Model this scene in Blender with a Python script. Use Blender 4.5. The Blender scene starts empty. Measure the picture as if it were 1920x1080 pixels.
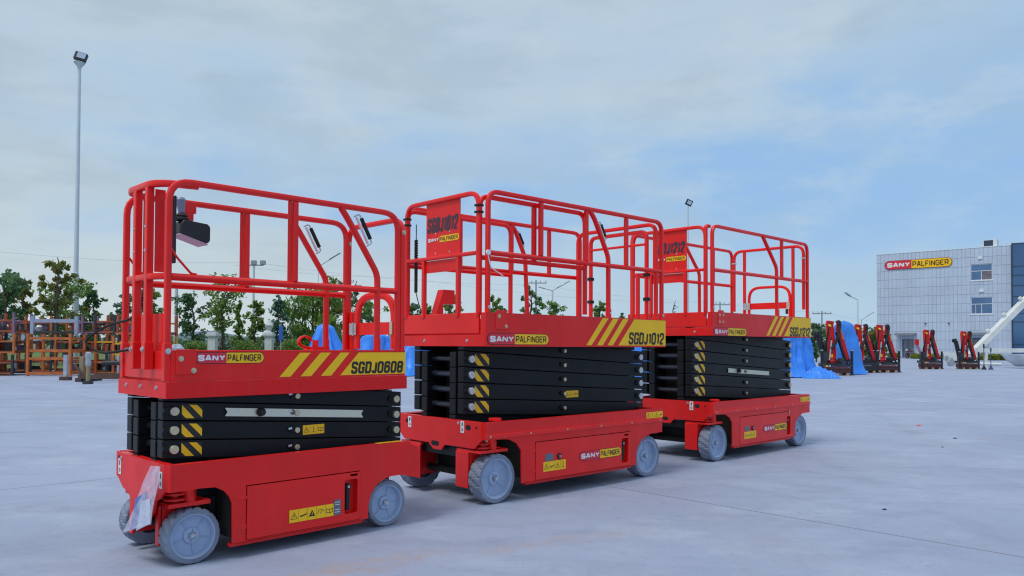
import bpy, math, random
from math import sin, cos, pi, radians, sqrt, atan2
from mathutils import Vector, Matrix, geometry, noise as mnoise
import numpy as np

# ---------------------------------------------------------------- camera
scene = bpy.context.scene
CAM_H, FOC, PITCH, ROLL = 1.19, 1454.79, 0.022, 0.0046      # metres, px at 1920 wide, radians
cam_data = bpy.data.cameras.new("camera")
cam_data.sensor_width = 36.0
cam_data.lens = FOC / 1920 * 36
cam_data.shift_y = 76.2 / 1920
cam_data.clip_start = 0.05
cam_data.clip_end = 6000
cam = bpy.data.objects.new("camera", cam_data)
scene.collection.objects.link(cam)
cam.matrix_world = Matrix.Translation((0, 0, CAM_H)) @ Matrix.Rotation(pi/2 + PITCH, 4, 'X') @ Matrix.Rotation(ROLL, 4, 'Z')
scene.camera = cam

# ---------------------------------------------------------------- world: Nishita sky behind a soft, broken cloud sheet
SUN_DIR = Vector((-0.40, -0.42, 1.15)).normalized()        # towards the sun, veiled by cloud
SUN_EL = math.asin(SUN_DIR.z)
SUN_AZ = atan2(SUN_DIR.x, SUN_DIR.y)
world = bpy.data.worlds.new("World"); scene.world = world
world.use_nodes = True
wn, wl = world.node_tree.nodes, world.node_tree.links
wn.clear()
def WN(t, **k):
    n = wn.new(t)
    for a, b in k.items(): setattr(n, a, b)
    return n
def wmath(op, a, b=None, c=None, clamp=False):
    n = WN('ShaderNodeMath', operation=op); n.use_clamp = clamp
    for i, s in enumerate((a, b, c)):
        if s is None: continue
        if isinstance(s, (int, float)): n.inputs[i].default_value = s
        else: wl.new(s, n.inputs[i])
    return n.outputs[0]
def wmaprange(v, a, b, c=0.0, d=1.0):
    n = WN('ShaderNodeMapRange'); n.interpolation_type = 'SMOOTHSTEP'
    wl.new(v, n.inputs[0])
    for i, s in zip((1, 2, 3, 4), (a, b, c, d)): n.inputs[i].default_value = s
    return n.outputs[0]
def wmix(f, a, b):
    n = WN('ShaderNodeMix', data_type='RGBA')
    if isinstance(f, (int, float)): n.inputs[0].default_value = f
    else: wl.new(f, n.inputs[0])
    for i, s in ((6, a), (7, b)):
        if isinstance(s, tuple): n.inputs[i].default_value = (*s, 1)
        else: wl.new(s, n.inputs[i])
    return n.outputs[2]
tc = WN('ShaderNodeTexCoord')
sep = WN('ShaderNodeSeparateXYZ'); wl.new(tc.outputs['Generated'], sep.inputs[0])
dx, dy, dz = sep.outputs
def wnoise(scale, stretch, detail, rough, loc=(0, 0, 0), dist=0.0):
    m = WN('ShaderNodeMapping'); m.inputs['Scale'].default_value = stretch; m.inputs['Location'].default_value = loc
    wl.new(tc.outputs['Generated'], m.inputs[0])
    n = WN('ShaderNodeTexNoise'); n.inputs['Scale'].default_value = scale; n.inputs['Detail'].default_value = detail
    n.inputs['Roughness'].default_value = rough; n.inputs['Distortion'].default_value = dist
    wl.new(m.outputs[0], n.inputs['Vector'])
    return n.outputs[0]
big = wnoise(1.7, (1.0, 1.0, 2.2), 4, 0.5, (3.1, 1.7, 0.4), 0.5)
mid = wnoise(5.2, (1.0, 1.0, 3.4), 5, 0.55, (0.3, 4.2, 1.1), 0.25)
puff = wnoise(8.0, (1.0, 1.0, 2.2), 6, 0.6, (5.3, 0.2, 2.1), 0.15)
sky = WN('ShaderNodeTexSky'); sky.sky_type = 'NISHITA'; sky.sun_disc = False
sky.sun_elevation = SUN_EL; sky.sun_rotation = SUN_AZ
sky.air_density = 1.1; sky.dust_density = 2.0; sky.ozone_density = 1.5
nis = WN('ShaderNodeVectorMath', operation='SCALE'); wl.new(sky.outputs[0], nis.inputs[0]); nis.inputs['Scale'].default_value = 0.10
# blueness: grows to the right of the view and at mid height, broken up by noise
t1 = wmath('MULTIPLY_ADD', big, 2.6, -1.3)
t2 = wmath('MULTIPLY_ADD', mid, 2.0, -1.0)
t3 = wmath('MULTIPLY', dx, 0.95)
band = wmaprange(dz, 0.02, 0.16)
bandup = wmaprange(dz, 0.18, 0.42, 1.0, 0.30)
b0 = wmath('ADD', wmath('ADD', t1, t2), wmath('ADD', t3, 0.50))
blue = wmath('MULTIPLY', wmath('MULTIPLY', b0, band), bandup, clamp=True)
greyt = wmaprange(mid, 0.36, 0.64)
cream = wmix(greyt, (0.43, 0.54, 0.625), (0.55, 0.645, 0.69))
cl = wmix(blue, cream, (0.295, 0.50, 0.78))
pf = wmath('MULTIPLY', wmaprange(puff, 0.44, 0.78), 0.45)
cl = wmix(pf, cl, (0.60, 0.69, 0.73))
hor = wmaprange(dz, 0.0, 0.17, 0.85, 0.0)
horc = wmix(wmaprange(dx, -0.45, 0.40), (0.62, 0.71, 0.74), (0.41, 0.60, 0.79))
cl = wmix(hor, cl, horc)
mixed = wmix(0.12, cl, nis.outputs[0])
up = wmaprange(dz, 0.40, 1.0, 1.0, 1.25)                   # a cloud sheet is brighter overhead
bgm = WN('ShaderNodeVectorMath', operation='SCALE'); wl.new(mixed, bgm.inputs[0]); wl.new(up, bgm.inputs['Scale'])
bg = WN('ShaderNodeBackground'); wl.new(bgm.outputs[0], bg.inputs[0]); bg.inputs[1].default_value = 1.0
wo = WN('ShaderNodeOutputWorld'); wl.new(bg.outputs[0], wo.inputs[0])

sl = bpy.data.lights.new("sun", 'SUN'); sl.energy = 1.6; sl.angle = radians(15); sl.color = (1.0, 0.96, 0.90)
sun = bpy.data.objects.new("sun", sl); scene.collection.objects.link(sun)
sun.rotation_euler = SUN_DIR.to_track_quat('Z', 'Y').to_euler()

scene.view_settings.view_transform = 'Standard'
scene.view_settings.look = 'None'
scene.view_settings.exposure = 0.10
scene.view_settings.gamma = 1.0
scene.view_settings.use_curve_mapping = False
scene.render.engine = 'CYCLES'
scene.cycles.pixel_filter_type = 'BLACKMAN_HARRIS'
scene.cycles.filter_width = 1.2
scene.cycles.max_bounces = 6
scene.cycles.diffuse_bounces = 3
scene.cycles.glossy_bounces = 3
scene.cycles.transparent_max_bounces = 12

C = scene.collection

# ---------------------------------------------------------------- materials
MATS = {}
def mat(name, color, rough=0.5, metal=0.0, spec=0.5, coat=0.0, noise=None, bump=None, alpha=None, emis=None, trans=None):
    """noise=(scale, amount[, colour2]) ; bump=(scale, strength, distance)"""
    if name in MATS: return MATS[name]
    m = bpy.data.materials.new(name); m.use_nodes = True
    nt = m.node_tree; p = nt.nodes['Principled BSDF']
    p.inputs['Base Color'].default_value = (*color, 1)
    p.inputs['Roughness'].default_value = rough
    p.inputs['Metallic'].default_value = metal
    p.inputs['Specular IOR Level'].default_value = spec
    if coat: p.inputs['Coat Weight'].default_value = coat; p.inputs['Coat Roughness'].default_value = 0.12
    co = nt.nodes.new('ShaderNodeTexCoord')
    if noise:
        n = nt.nodes.new('ShaderNodeTexNoise'); n.inputs['Scale'].default_value = noise[0]; n.inputs['Detail'].default_value = 6
        nt.links.new(co.outputs['Object'], n.inputs['Vector'])
        r = nt.nodes.new('ShaderNodeMapRange'); r.inputs[1].default_value = 0.3; r.inputs[2].default_value = 0.7
        nt.links.new(n.outputs[0], r.inputs[0])
        mx = nt.nodes.new('ShaderNodeMix'); mx.data_type = 'RGBA'
        c2 = noise[2] if len(noise) > 2 else tuple(c * (1 - noise[1]) for c in color)
        c1 = color if len(noise) > 2 else tuple(min(1, c * (1 + noise[1] * .5)) for c in color)
        mx.inputs[6].default_value = (*c1, 1); mx.inputs[7].default_value = (*c2, 1)
        nt.links.new(r.outputs[0], mx.inputs[0]); nt.links.new(mx.outputs[2], p.inputs['Base Color'])
        rr = nt.nodes.new('ShaderNodeMapRange'); rr.inputs[3].default_value = max(0.02, rough - .06); rr.inputs[4].default_value = min(1, rough + .10)
        nt.links.new(n.outputs[0], rr.inputs[0]); nt.links.new(rr.outputs[0], p.inputs['Roughness'])
    if bump:
        n = nt.nodes.new('ShaderNodeTexNoise'); n.inputs['Scale'].default_value = bump[0]; n.inputs['Detail'].default_value = 4
        nt.links.new(co.outputs['Object'], n.inputs['Vector'])
        b = nt.nodes.new('ShaderNodeBump'); b.inputs['Strength'].default_value = bump[1]; b.inputs['Distance'].default_value = bump[2]
        nt.links.new(n.outputs[0], b.inputs['Height']); nt.links.new(b.outputs[0], p.inputs['Normal'])
    if alpha is not None: p.inputs['Alpha'].default_value = alpha
    if trans is not None: p.inputs['Transmission Weight'].default_value = trans
    m.diffuse_color = (*color, 1)
    MATS[name] = m
    return m

RED = mat('red_paint', (0.86, 0.013, 0.011), 0.36, spec=0.36, coat=0.12, noise=(3.0, 0.10), bump=(260, 0.05, 0.0004))
RED2 = mat('red_plate', (0.82, 0.011, 0.010), 0.40, spec=0.34, coat=0.10, noise=(4.0, 0.12), bump=(180, 0.07, 0.0005))
BLK = mat('black_paint', (0.007, 0.008, 0.011), 0.40, spec=0.26, noise=(5.0, 0.35), bump=(200, 0.08, 0.0006))
BLKP = mat('black_plastic', (0.012, 0.013, 0.018), 0.42, noise=(12, .2))
RUB = mat('rubber_black', (0.010, 0.010, 0.012), 0.7)
DRK = mat('dark_underside', (0.010, 0.010, 0.010), 0.8, noise=(7, .4))
ZINC = mat('zinc_yellow', (0.62, 0.60, 0.34), 0.30, metal=0.75, noise=(30, .5, (0.62, 0.48, 0.42)))
STEEL = mat('steel', (0.62, 0.63, 0.66), 0.30, metal=0.8, noise=(40, .2))
PLATE = mat('zinc_plate', (0.72, 0.70, 0.52), 0.33, metal=0.55, noise=(5, .3, (0.66, 0.66, 0.60)))
YEL = mat('sticker_yellow', (1.0, 0.56, 0.008), 0.42, spec=0.4, noise=(9, .05))
WHT = mat('sticker_white', (0.80, 0.80, 0.82), 0.4)
LRED = mat('logo_red', (0.70, 0.02, 0.05), 0.4)
INK = mat('print_black', (0.012, 0.012, 0.014), 0.45)
INKB = mat('print_dark_blue', (0.03, 0.03, 0.055), 0.45)
TUBE = mat('dark_tube', (.035, .04, .06), .25, metal=.5)
GREYW = mat('wheel_grey', (0.35, 0.44, 0.62), 0.5, spec=0.4, noise=(5, 0.10), bump=(120, .12, .001))
TREAD = mat('tyre_grey', (0.26, 0.31, 0.42), 0.75, spec=0.25, noise=(6, 0.5, (0.17, 0.19, 0.25)), bump=(90, .25, .0015))
GLAB = mat('grey_label', (0.13, 0.15, 0.19), 0.45)

# concrete yard
def concrete_material():
    m = bpy.data.materials.new('concrete'); m.use_nodes = True
    nt = m.node_tree; N, L = nt.nodes, nt.links; p = N['Principled BSDF']
    co = N.new('ShaderNodeTexCoord')
    geo = N.new('ShaderNodeNewGeometry')
    def noise(scale, detail=6, rough=.55, stretch=(1, 1, 1), rot=0, dist=0):
        mp = N.new('ShaderNodeMapping'); mp.inputs['Scale'].default_value = stretch; mp.inputs['Rotation'].default_value = (0, 0, rot)
        L.new(geo.outputs['Position'], mp.inputs[0])
        n = N.new('ShaderNodeTexNoise'); n.inputs['Scale'].default_value = scale; n.inputs['Detail'].default_value = detail
        n.inputs['Roughness'].default_value = rough; n.inputs['Distortion'].default_value = dist
        L.new(mp.outputs[0], n.inputs['Vector']); return n.outputs[0]
    def mr(v, a, b, c=0., d=1.):
        n = N.new('ShaderNodeMapRange'); L.new(v, n.inputs[0])
        for i, s in zip((1, 2, 3, 4), (a, b, c, d)): n.inputs[i].default_value = s
        return n.outputs[0]
    def mx(f, a, b):
        n = N.new('ShaderNodeMix'); n.data_type = 'RGBA'
        if isinstance(f, float): n.inputs[0].default_value = f
        else: L.new(f, n.inputs[0])
        for i, s in ((6, a), (7, b)):
            if isinstance(s, tuple): n.inputs[i].default_value = (*s, 1)
            else: L.new(s, n.inputs[i])
        return n.outputs[2]
    def mul(a, b):
        n = N.new('ShaderNodeMath'); n.operation = 'MULTIPLY'; L.new(a, n.inputs[0])
        if isinstance(b, (int, float)): n.inputs[1].default_value = b
        else: L.new(b, n.inputs[1])
        return n.outputs[0]
    c = mx(mr(noise(.35, 5), .32, .68), (0.285, 0.33, 0.455), (0.35, 0.395, 0.53))
    c = mx(mul(mr(noise(1.1, 9, .68, (1, 1.8, 1), 0.75, .4), .50, .70), .62), c, (0.235, 0.27, 0.375))
    c = mx(mul(mr(noise(.9, 9, .7, (1, 1.5, 1), 0.2), .50, .70), .60), c, (0.44, 0.49, 0.60))
    c = mx(mul(mr(noise(9, 8, .75), .54, .72), .55), c, (0.23, 0.25, 0.33))
    # faint brown mud trails, running along the wheels' path
    trail = mul(mr(noise(1.6, 8, .72, (1.0, .22, 1), -0.78, .8), .54, .78), mr(noise(.23, 2), .44, .62))
    c = mx(mul(trail, .55), c, (0.37, 0.29, 0.28))
    sx = N.new('ShaderNodeSeparateXYZ'); L.new(geo.outputs['Position'], sx.inputs[0])
    def m2(op, a, b_=None, cl=False):
        n = N.new('ShaderNodeMath'); n.operation = op; n.use_clamp = cl
        for i, q in enumerate((a, b_)):
            if q is None: continue
            if isinstance(q, (int, float)): n.inputs[i].default_value = q
            else: L.new(q, n.inputs[i])
        return n.outputs[0]
    def track(cx, cy, r, half, width, amt, ns):
        # pair of tyre marks along a circle of radius r round (cx, cy), broken up by noise
        dx_ = m2('SUBTRACT', sx.outputs[0], cx); dy_ = m2('SUBTRACT', sx.outputs[1], cy)
        dd = m2('SUBTRACT', m2('SQRT', m2('ADD', m2('MULTIPLY', dx_, dx_), m2('MULTIPLY', dy_, dy_))), r)
        e = m2('ABSOLUTE', m2('SUBTRACT', m2('ABSOLUTE', dd), half))
        return mul(mul(mr(e, width, width*.35), mr(noise(ns, 5, .7), .44, .66)), amt)
    tcol = (0.21, 0.225, 0.30)
    for a_ in ((-9, -2, 14.5, .62, .10, .34, 1.7), (16, 22, 19.5, .9, .14, .30, 1.1), (3, -14, 22.3, .55, .07, .34, 2.3), (30, 5, 26, .9, .16, .30, .9), (-20, 14, 17, .8, .12, .30, 1.3)):
        c = mx(track(*a_), c, tcol)
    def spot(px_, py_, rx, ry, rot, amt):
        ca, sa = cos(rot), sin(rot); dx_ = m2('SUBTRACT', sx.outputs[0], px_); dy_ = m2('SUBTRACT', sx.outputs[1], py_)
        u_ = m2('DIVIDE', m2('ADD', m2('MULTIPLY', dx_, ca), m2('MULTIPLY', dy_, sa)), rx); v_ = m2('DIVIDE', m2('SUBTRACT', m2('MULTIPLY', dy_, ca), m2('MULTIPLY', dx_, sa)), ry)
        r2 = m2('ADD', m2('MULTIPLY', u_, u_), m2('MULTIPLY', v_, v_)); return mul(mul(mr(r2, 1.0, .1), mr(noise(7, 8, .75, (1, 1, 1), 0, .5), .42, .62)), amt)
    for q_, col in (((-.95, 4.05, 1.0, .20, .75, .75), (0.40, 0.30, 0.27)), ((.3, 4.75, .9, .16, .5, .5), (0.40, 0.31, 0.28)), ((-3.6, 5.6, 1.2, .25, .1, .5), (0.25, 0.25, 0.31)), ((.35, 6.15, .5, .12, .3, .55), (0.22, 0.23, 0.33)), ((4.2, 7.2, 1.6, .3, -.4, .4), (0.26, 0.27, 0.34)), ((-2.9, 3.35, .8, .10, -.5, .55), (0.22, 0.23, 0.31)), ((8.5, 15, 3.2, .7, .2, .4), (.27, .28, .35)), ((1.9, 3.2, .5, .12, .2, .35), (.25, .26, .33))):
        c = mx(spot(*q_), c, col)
    fine = noise(75, 5, .8)
    c = mx(mul(mr(fine, .50, .72), .55), c, (0.22, 0.24, 0.31))
    L.new(c, p.inputs['Base Color'])
    L.new(mr(noise(2.2, 5), .3, .7, .62, .85), p.inputs['Roughness'])
    p.inputs['Specular IOR Level'].default_value = .35
    b = N.new('ShaderNodeBump'); b.inputs['Strength'].default_value = .5; b.inputs['Distance'].default_value = .006
    # broom finish: fine ridges
    w = noise(38, 3, .6, (1, .07, 1), 0.75)
    ad = N.new('ShaderNodeMath'); ad.operation = 'ADD'; L.new(w, ad.inputs[0]); L.new(mul(fine, .6), ad.inputs[1])
    L.new(ad.outputs[0], b.inputs['Height']); L.new(b.outputs[0], p.inputs['Normal'])
    return m
CONC = concrete_material()

# ---------------------------------------------------------------- mesh builder
def inside(p, poly):
    r = False; n = len(poly)
    for i in range(n):
        (x0, y0), (x1, y1) = poly[i], poly[i-1]
        if (y0 > p[1]) != (y1 > p[1]) and p[0] < (x1-x0)*(p[1]-y0)/(y1-y0)+x0: r = not r
    return r
class B:
    def __init__(s): s.v = []; s.f = []; s.m = []; s.mi = 0
    def add(s, vs, fs):
        o = len(s.v); s.v += [tuple(x) for x in vs]
        for f in fs: s.f.append(tuple(i + o for i in f)); s.m.append(s.mi)
        return s
    def box(s, a, b):
        x0, y0, z0 = (min(a[i], b[i]) for i in range(3)); x1, y1, z1 = (max(a[i], b[i]) for i in range(3))
        vs = [(x0,y0,z0),(x1,y0,z0),(x1,y1,z0),(x0,y1,z0),(x0,y0,z1),(x1,y0,z1),(x1,y1,z1),(x0,y1,z1)]
        return s.add(vs, [(0,3,2,1),(4,5,6,7),(0,1,5,4),(1,2,6,5),(2,3,7,6),(3,0,4,7)])
    def bar(s, p0, p1, w, h, up=(0, 0, 1)):
        """rectangular bar from p0 to p1, w across, h along up"""
        p0, p1 = Vector(p0), Vector(p1); d = (p1 - p0).normalized(); up = Vector(up)
        if abs(d.dot(up)) > .98: up = Vector((1, 0, 0))
        side = d.cross(up).normalized() * (w / 2); u = side.cross(d).normalized() * (h / 2)
        vs = [p0-side-u, p0+side-u, p0+side+u, p0-side+u, p1-side-u, p1+side-u, p1+side+u, p1-side+u]
        return s.add(vs, [(0,1,2,3),(7,6,5,4),(0,4,5,1),(1,5,6,2),(2,6,7,3),(3,7,4,0)])
    def cyl(s, p0, p1, r, n=14, r2=None, cap=True):
        p0, p1 = Vector(p0), Vector(p1); d = (p1 - p0).normalized(); r2 = r if r2 is None else r2
        a = d.orthogonal().normalized(); b = d.cross(a)
        vs = [p0 + (a*cos(2*pi*i/n) + b*sin(2*pi*i/n))*r for i in range(n)] + [p1 + (a*cos(2*pi*i/n) + b*sin(2*pi*i/n))*r2 for i in range(n)]
        fs = [(i, (i+1) % n, n + (i+1) % n, n + i) for i in range(n)]
        if cap: fs += [tuple(range(n-1, -1, -1)), tuple(range(n, 2*n))]
        return s.add(vs, fs)
    def tube(s, pts, prof, closed=False, ref=None):
        """sweep a profile (list of (a,b)) or a radius along pts; ref = vector the profile's b axis follows"""
        if isinstance(prof, (int, float)): prof = [(cos(2*pi*i/10)*prof, sin(2*pi*i/10)*prof) for i in range(10)]
        pts = [Vector(p) for p in pts]; n = len(prof); k = len(pts); vs = []; up = None
        for i, p in enumerate(pts):
            if closed: t = (pts[(i+1) % k] - pts[i-1]).normalized()
            else: t = ((pts[min(i+1, k-1)] - p).normalized() + (p - pts[max(i-1, 0)]).normalized())
            if t.length < 1e-6: t = Vector((0, 0, 1))
            t.normalize()
            if ref is not None: a = Vector(ref).cross(t)
            else:
                a = up.cross(t) if up is not None else t.orthogonal()
            if a.length < 1e-4: a = t.orthogonal()
            a.normalize(); b = t.cross(a); up = b
            vs += [p + a*x + b*y for x, y in prof]
        fs = []
        for i in range(k if closed else k-1):
            j = (i+1) % k
            fs += [(i*n+q, i*n+(q+1) % n, j*n+(q+1) % n, j*n+q) for q in range(n)]
        if not closed: fs += [tuple(range(n-1, -1, -1)), tuple(range((k-1)*n, k*n))]
        return s.add(vs, fs)
    def plate(s, outline, depth, frame, holes=()):
        """flat polygon with holes in frame (o, ex, ey, n) extruded back by depth along -n"""
        o, ex, ey, nn = [Vector(x) for x in frame]
        loops = [list(outline)] + [list(h) for h in holes]
        flat = [p for l in loops for p in l]; m = len(flat)
        if holes:
            eds, k0 = [], 0
            for l in loops: eds += [(k0+i, k0+(i+1) % len(l)) for i in range(len(l))]; k0 += len(l)
            vo, _, tf, ov, _, _ = geometry.delaunay_2d_cdt([Vector(p) for p in flat], eds, [], 0, 1e-7)
            tris = []
            for t in tf:
                if any(not ov[i] for i in t): continue
                t = [ov[i][0] for i in t]; c = ((flat[t[0]][0]+flat[t[1]][0]+flat[t[2]][0])/3, (flat[t[0]][1]+flat[t[1]][1]+flat[t[2]][1])/3)
                if inside(c, loops[0]) and not any(inside(c, h) for h in loops[1:]): tris.append(t)
        else: tris = geometry.tessellate_polygon([[Vector((x, y, 0)) for x, y in l] for l in loops])
        fr = [o + ex*x + ey*y for x, y in flat]
        if depth == 0:
            fs = []
            for t in tris:
                a, b, c = (fr[i] for i in t)
                fs.append(tuple(t) if (b-a).cross(c-a).dot(nn) > 0 else tuple(reversed(t)))
            return s.add(fr, fs)
        bk = [p - nn*depth for p in fr]; fs = []
        for t in tris:
            a, b, c = (fr[i] for i in t)
            t = tuple(t) if (b-a).cross(c-a).dot(nn) > 0 else tuple(reversed(t))
            fs.append(t); fs.append(tuple(m + i for i in reversed(t)))
        k = 0
        for li, l in enumerate(loops):
            n = len(l); area = sum(l[i][0]*l[(i+1) % n][1] - l[(i+1) % n][0]*l[i][1] for i in range(n))
            sgn = (ex.cross(ey).dot(nn) > 0) == (area > 0)
            if li: sgn = not sgn
            for i in range(n):
                a, b = k+i, k+(i+1) % n
                fs.append((a, m+a, m+b, b) if sgn else (b, m+b, m+a, a))
            k += n
        return s.add(fr + bk, fs)
    def lathe(s, prof, o, ax, n=32, mod=None):
        """prof list of (r, h) about axis ax from o"""
        o, ax = Vector(o), Vector(ax).normalized(); a = ax.orthogonal().normalized(); b = ax.cross(a); k = len(prof); vs = []
        for j, (r, h) in enumerate(prof):
            for i in range(n):
                rr = r + (mod(j, i) if mod else 0)
                vs.append(o + ax*h + (a*cos(2*pi*i/n) + b*sin(2*pi*i/n))*rr)
        fs = [(j*n+i, j*n+(i+1) % n, (j+1)*n+(i+1) % n, (j+1)*n+i) for j in range(k-1) for i in range(n)]
        return s.add(vs, fs)
    def mesh(s, name, mats, smooth=35):
        me = bpy.data.meshes.new(name); me.from_pydata(s.v, [], s.f)
        mats = mats if isinstance(mats, (list, tuple)) else [mats]
        for m in mats: me.materials.append(m)
        me.polygons.foreach_set('material_index', s.m)
        if smooth:
            me.polygons.foreach_set('use_smooth', [True]*len(me.polygons)); me.set_sharp_from_angle(angle=radians(smooth))
        me.update(); return me
    def build(s, name, mats, parent=None, bevel=0, smooth=35, loc=None):
        me = s.mesh(name, mats, smooth); o = bpy.data.objects.new(name, me); C.objects.link(o)
        if parent: o.parent = parent
        if loc: o.location = loc
        if bevel:
            md = o.modifiers.new('bevel', 'BEVEL'); md.width = bevel; md.segments = 2; md.limit_method = 'ANGLE'; md.angle_limit = radians(40)
            md.harden_normals = True
        return o

def rrect(w, h, r, k=2):
    out = []
    for cx, cy, a0 in ((w/2-r, h/2-r, 0), (-w/2+r, h/2-r, 90), (-w/2+r, -h/2+r, 180), (w/2-r, -h/2+r, 270)):
        for i in range(k+1):
            a = radians(a0 + 90*i/k); out.append((cx + r*cos(a), cy + r*sin(a)))
    return out
def fillet(pts, r, k=6, closed=False):
    pts = [Vector(p) for p in pts]; out = []
    n = len(pts)
    for i, p in enumerate(pts):
        if not closed and i in (0, n-1): out.append(p); continue
        a, b = pts[i-1], pts[(i+1) % n]; da, db = (a-p), (b-p)
        rr = min(r, da.length*.48, db.length*.48); ang = da.angle(db)
        if ang > 3.10: out.append(p); continue
        t = rr; p0 = p + da.normalized()*t; p1 = p + db.normalized()*t
        for q in range(k+1):
            s_ = q/k; out.append(p0*(1-s_)**2 + p*2*s_*(1-s_) + p1*s_**2)
    return out
def cyc(cx, cy, r, n=16, a0=0): return [(cx + r*cos(2*pi*i/n + a0), cy + r*sin(2*pi*i/n + a0)) for i in range(n)]
def rect(x0, y0, x1, y1): return [(x0, y0), (x1, y0), (x1, y1), (x0, y1)]
def rr_xy(x0, y0, x1, y1, r, k=3): return [(p[0]+(x0+x1)/2, p[1]+(y0+y1)/2) for p in rrect(x1-x0, y1-y0, r, k)]

def empty(name, loc, rz=0):
    o = bpy.data.objects.new(name, None); C.objects.link(o); o.location = loc; o.rotation_euler = (0, 0, rz)
    o.empty_display_size = .3; return o
def tag(o, label=None, cat=None, group=None, kind=None):
    if label: o['label'] = label
    if cat: o['category'] = cat
    if group: o['group'] = group
    if kind: o['kind'] = kind
    return o
def near(v): return ((0, v, 0), (1, 0, 0), (0, 0, 1), (0, -1, 0))       # plane facing -v, x=u, y=z
def far(v): return ((0, v, 0), (1, 0, 0), (0, 0, 1), (0, 1, 0))
def front(u): return ((u, 0, 0), (0, -1, 0), (0, 0, 1), (-1, 0, 0))     # plane facing -u, x=-v
def rearp(u): return ((u, 0, 0), (0, -1, 0), (0, 0, 1), (1, 0, 0))
def topp(z): return ((0, 0, z), (1, 0, 0), (0, 1, 0), (0, 0, 1))
def lift(fr, d): o, ex, ey, n = [Vector(x) for x in fr]; return (o + n*d, ex, ey, n)

# ---------------------------------------------------------------- lettering drawn as strokes
Gl = {
 'S': [[(1,.74),(1,.88),(.84,1),(.16,1),(0,.88),(0,.64),(.16,.54),(.84,.46),(1,.36),(1,.12),(.84,0),(.16,0),(0,.12),(0,.27)]],
 'G': [[(1,.72),(1,.88),(.84,1),(.16,1),(0,.88),(0,.12),(.16,0),(.84,0),(1,.12),(1,.46),(.55,.46)]],
 'D': [[(0,0),(0,1),(.8,1),(1,.88),(1,.12),(.8,0),(0,0)]],
 'J': [[(1,1),(1,.12),(.84,0),(.2,0),(0,.12),(0,.2)]],
 '0': [[(.16,0),(0,.12),(0,.88),(.16,1),(.84,1),(1,.88),(1,.12),(.84,0),(.16,0)]],
 '6': [[(1,.74),(1,.88),(.84,1),(.16,1),(0,.88),(0,.12),(.16,0),(.84,0),(1,.12),(1,.48),(.84,.58),(0.05,.58)]],
 '8': [[(.16,0),(0,.12),(0,.42),(.12,.52),(0,.62),(0,.88),(.16,1),(.84,1),(1,.88),(1,.62),(.88,.52),(1,.42),(1,.12),(.84,0),(.16,0)],[(.12,.52),(.88,.52)]],
 '1': [[(.9,0),(.9,1)],[(.9,.96),(0,.80)]],
 '2': [[(0,.68),(0,.88),(.16,1),(.84,1),(1,.88),(1,.60),(.10,.16),(.02,0)],[(0,0),(1,0)]],
 'A': [[(0,0),(.42,1),(.58,1),(1,0)],[(.2,.3),(.8,.3)]],
 'N': [[(0,0),(0,1)],[(.02,1),(.98,0)],[(1,0),(1,1)]],
 'Y': [[(0,1),(.5,.48),(1,1)],[(.5,.5),(.5,0)]],
 'P': [[(0,0),(0,1),(.8,1),(1,.85),(1,.6),(.8,.45),(0,.45)]],
 'L': [[(0,1),(0,0),(1,0)]],
 'F': [[(0,0),(0,.82),(.18,1),(1,1)],[(0.05,.5),(.85,.5)]],
 'I': [[(.5,0),(.5,1)]],
 'E': [[(1,1),(.2,1),(0,.82),(0,.18),(.2,0),(1,0)],[(0.05,.52),(.85,.52)]],
 'R': [[(0,0),(0,1),(.8,1),(1,.85),(1,.62),(.8,.47),(0,.47)],[(.6,.47),(1,0)]],
}
def ribbon(b, pts, t, frame, off):
    o, ex, ey, n = [Vector(x) for x in frame]
    pts = [Vector(p) for p in pts]; closed = (pts[0]-pts[-1]).length < 1e-6
    if closed: pts = pts[:-1]
    k = len(pts); L_, R_ = [], []
    for i, p in enumerate(pts):
        d1 = (p - pts[i-1]) if (i or closed) else None
        d2 = (pts[(i+1) % k] - p) if (i < k-1 or closed) else None
        if d1 is None: d1 = d2
        if d2 is None: d2 = d1
        d1 = d1.normalized(); d2 = d2.normalized()
        n1 = Vector((-d1.y, d1.x)); n2 = Vector((-d2.y, d2.x)); m = (n1+n2)
        if m.length < .3: m = n1
        m.normalize(); l = min(1/max(.3, m.dot(n1)), 1.5) * t/2
        L_.append(p + m*l); R_.append(p - m*l)
    vs = [o + n*off + ex*q.x + ey*q.y for q in L_] + [o + n*off + ex*q.x + ey*q.y for q in R_]
    fs = []
    for i in range(k if closed else k-1):
        j = (i+1) % k; fs.append((i, j, k+j, k+i))
    # orient outward
    f0 = fs[0]; a, c, d = vs[f0[0]], vs[f0[1]], vs[f0[2]]
    if (c-a).cross(d-a).dot(n) < 0: fs = [tuple(reversed(f)) for f in fs]
    b.add(vs, fs)
NARROW = {'I': .25, '1': .62, 'J': .8, 'L': .85, 'F': .9, 'E': .95}
def text(b, s, x0, y0, w, h, t, frame, off, slant=0.0, gap=.18):
    """stroke text fitting the box w x h with lower left x0,y0 ; t stroke thickness relative to h"""
    ws = [NARROW.get(c, 1.0) for c in s]; unit = (w - abs(slant)*h) / (sum(ws) + gap*(len(s)-1)); th = t*h
    x = x0; q = 0
    for c, cw in zip(s, ws):
        gw = cw*unit - th*.9; gh = h - th
        for st in Gl[c]:
            pts = []
            for px, py in st:
                yy = th/2 + py*gh; pts.append((x + th*.45 + (px*gw if cw > .3 else 0) + slant*yy, y0 + yy))
            ribbon(b, pts, th*(.88 if not slant else .86), frame, off + .00025*(q % 4)); q += 1
        x += cw*unit + gap*unit
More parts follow.
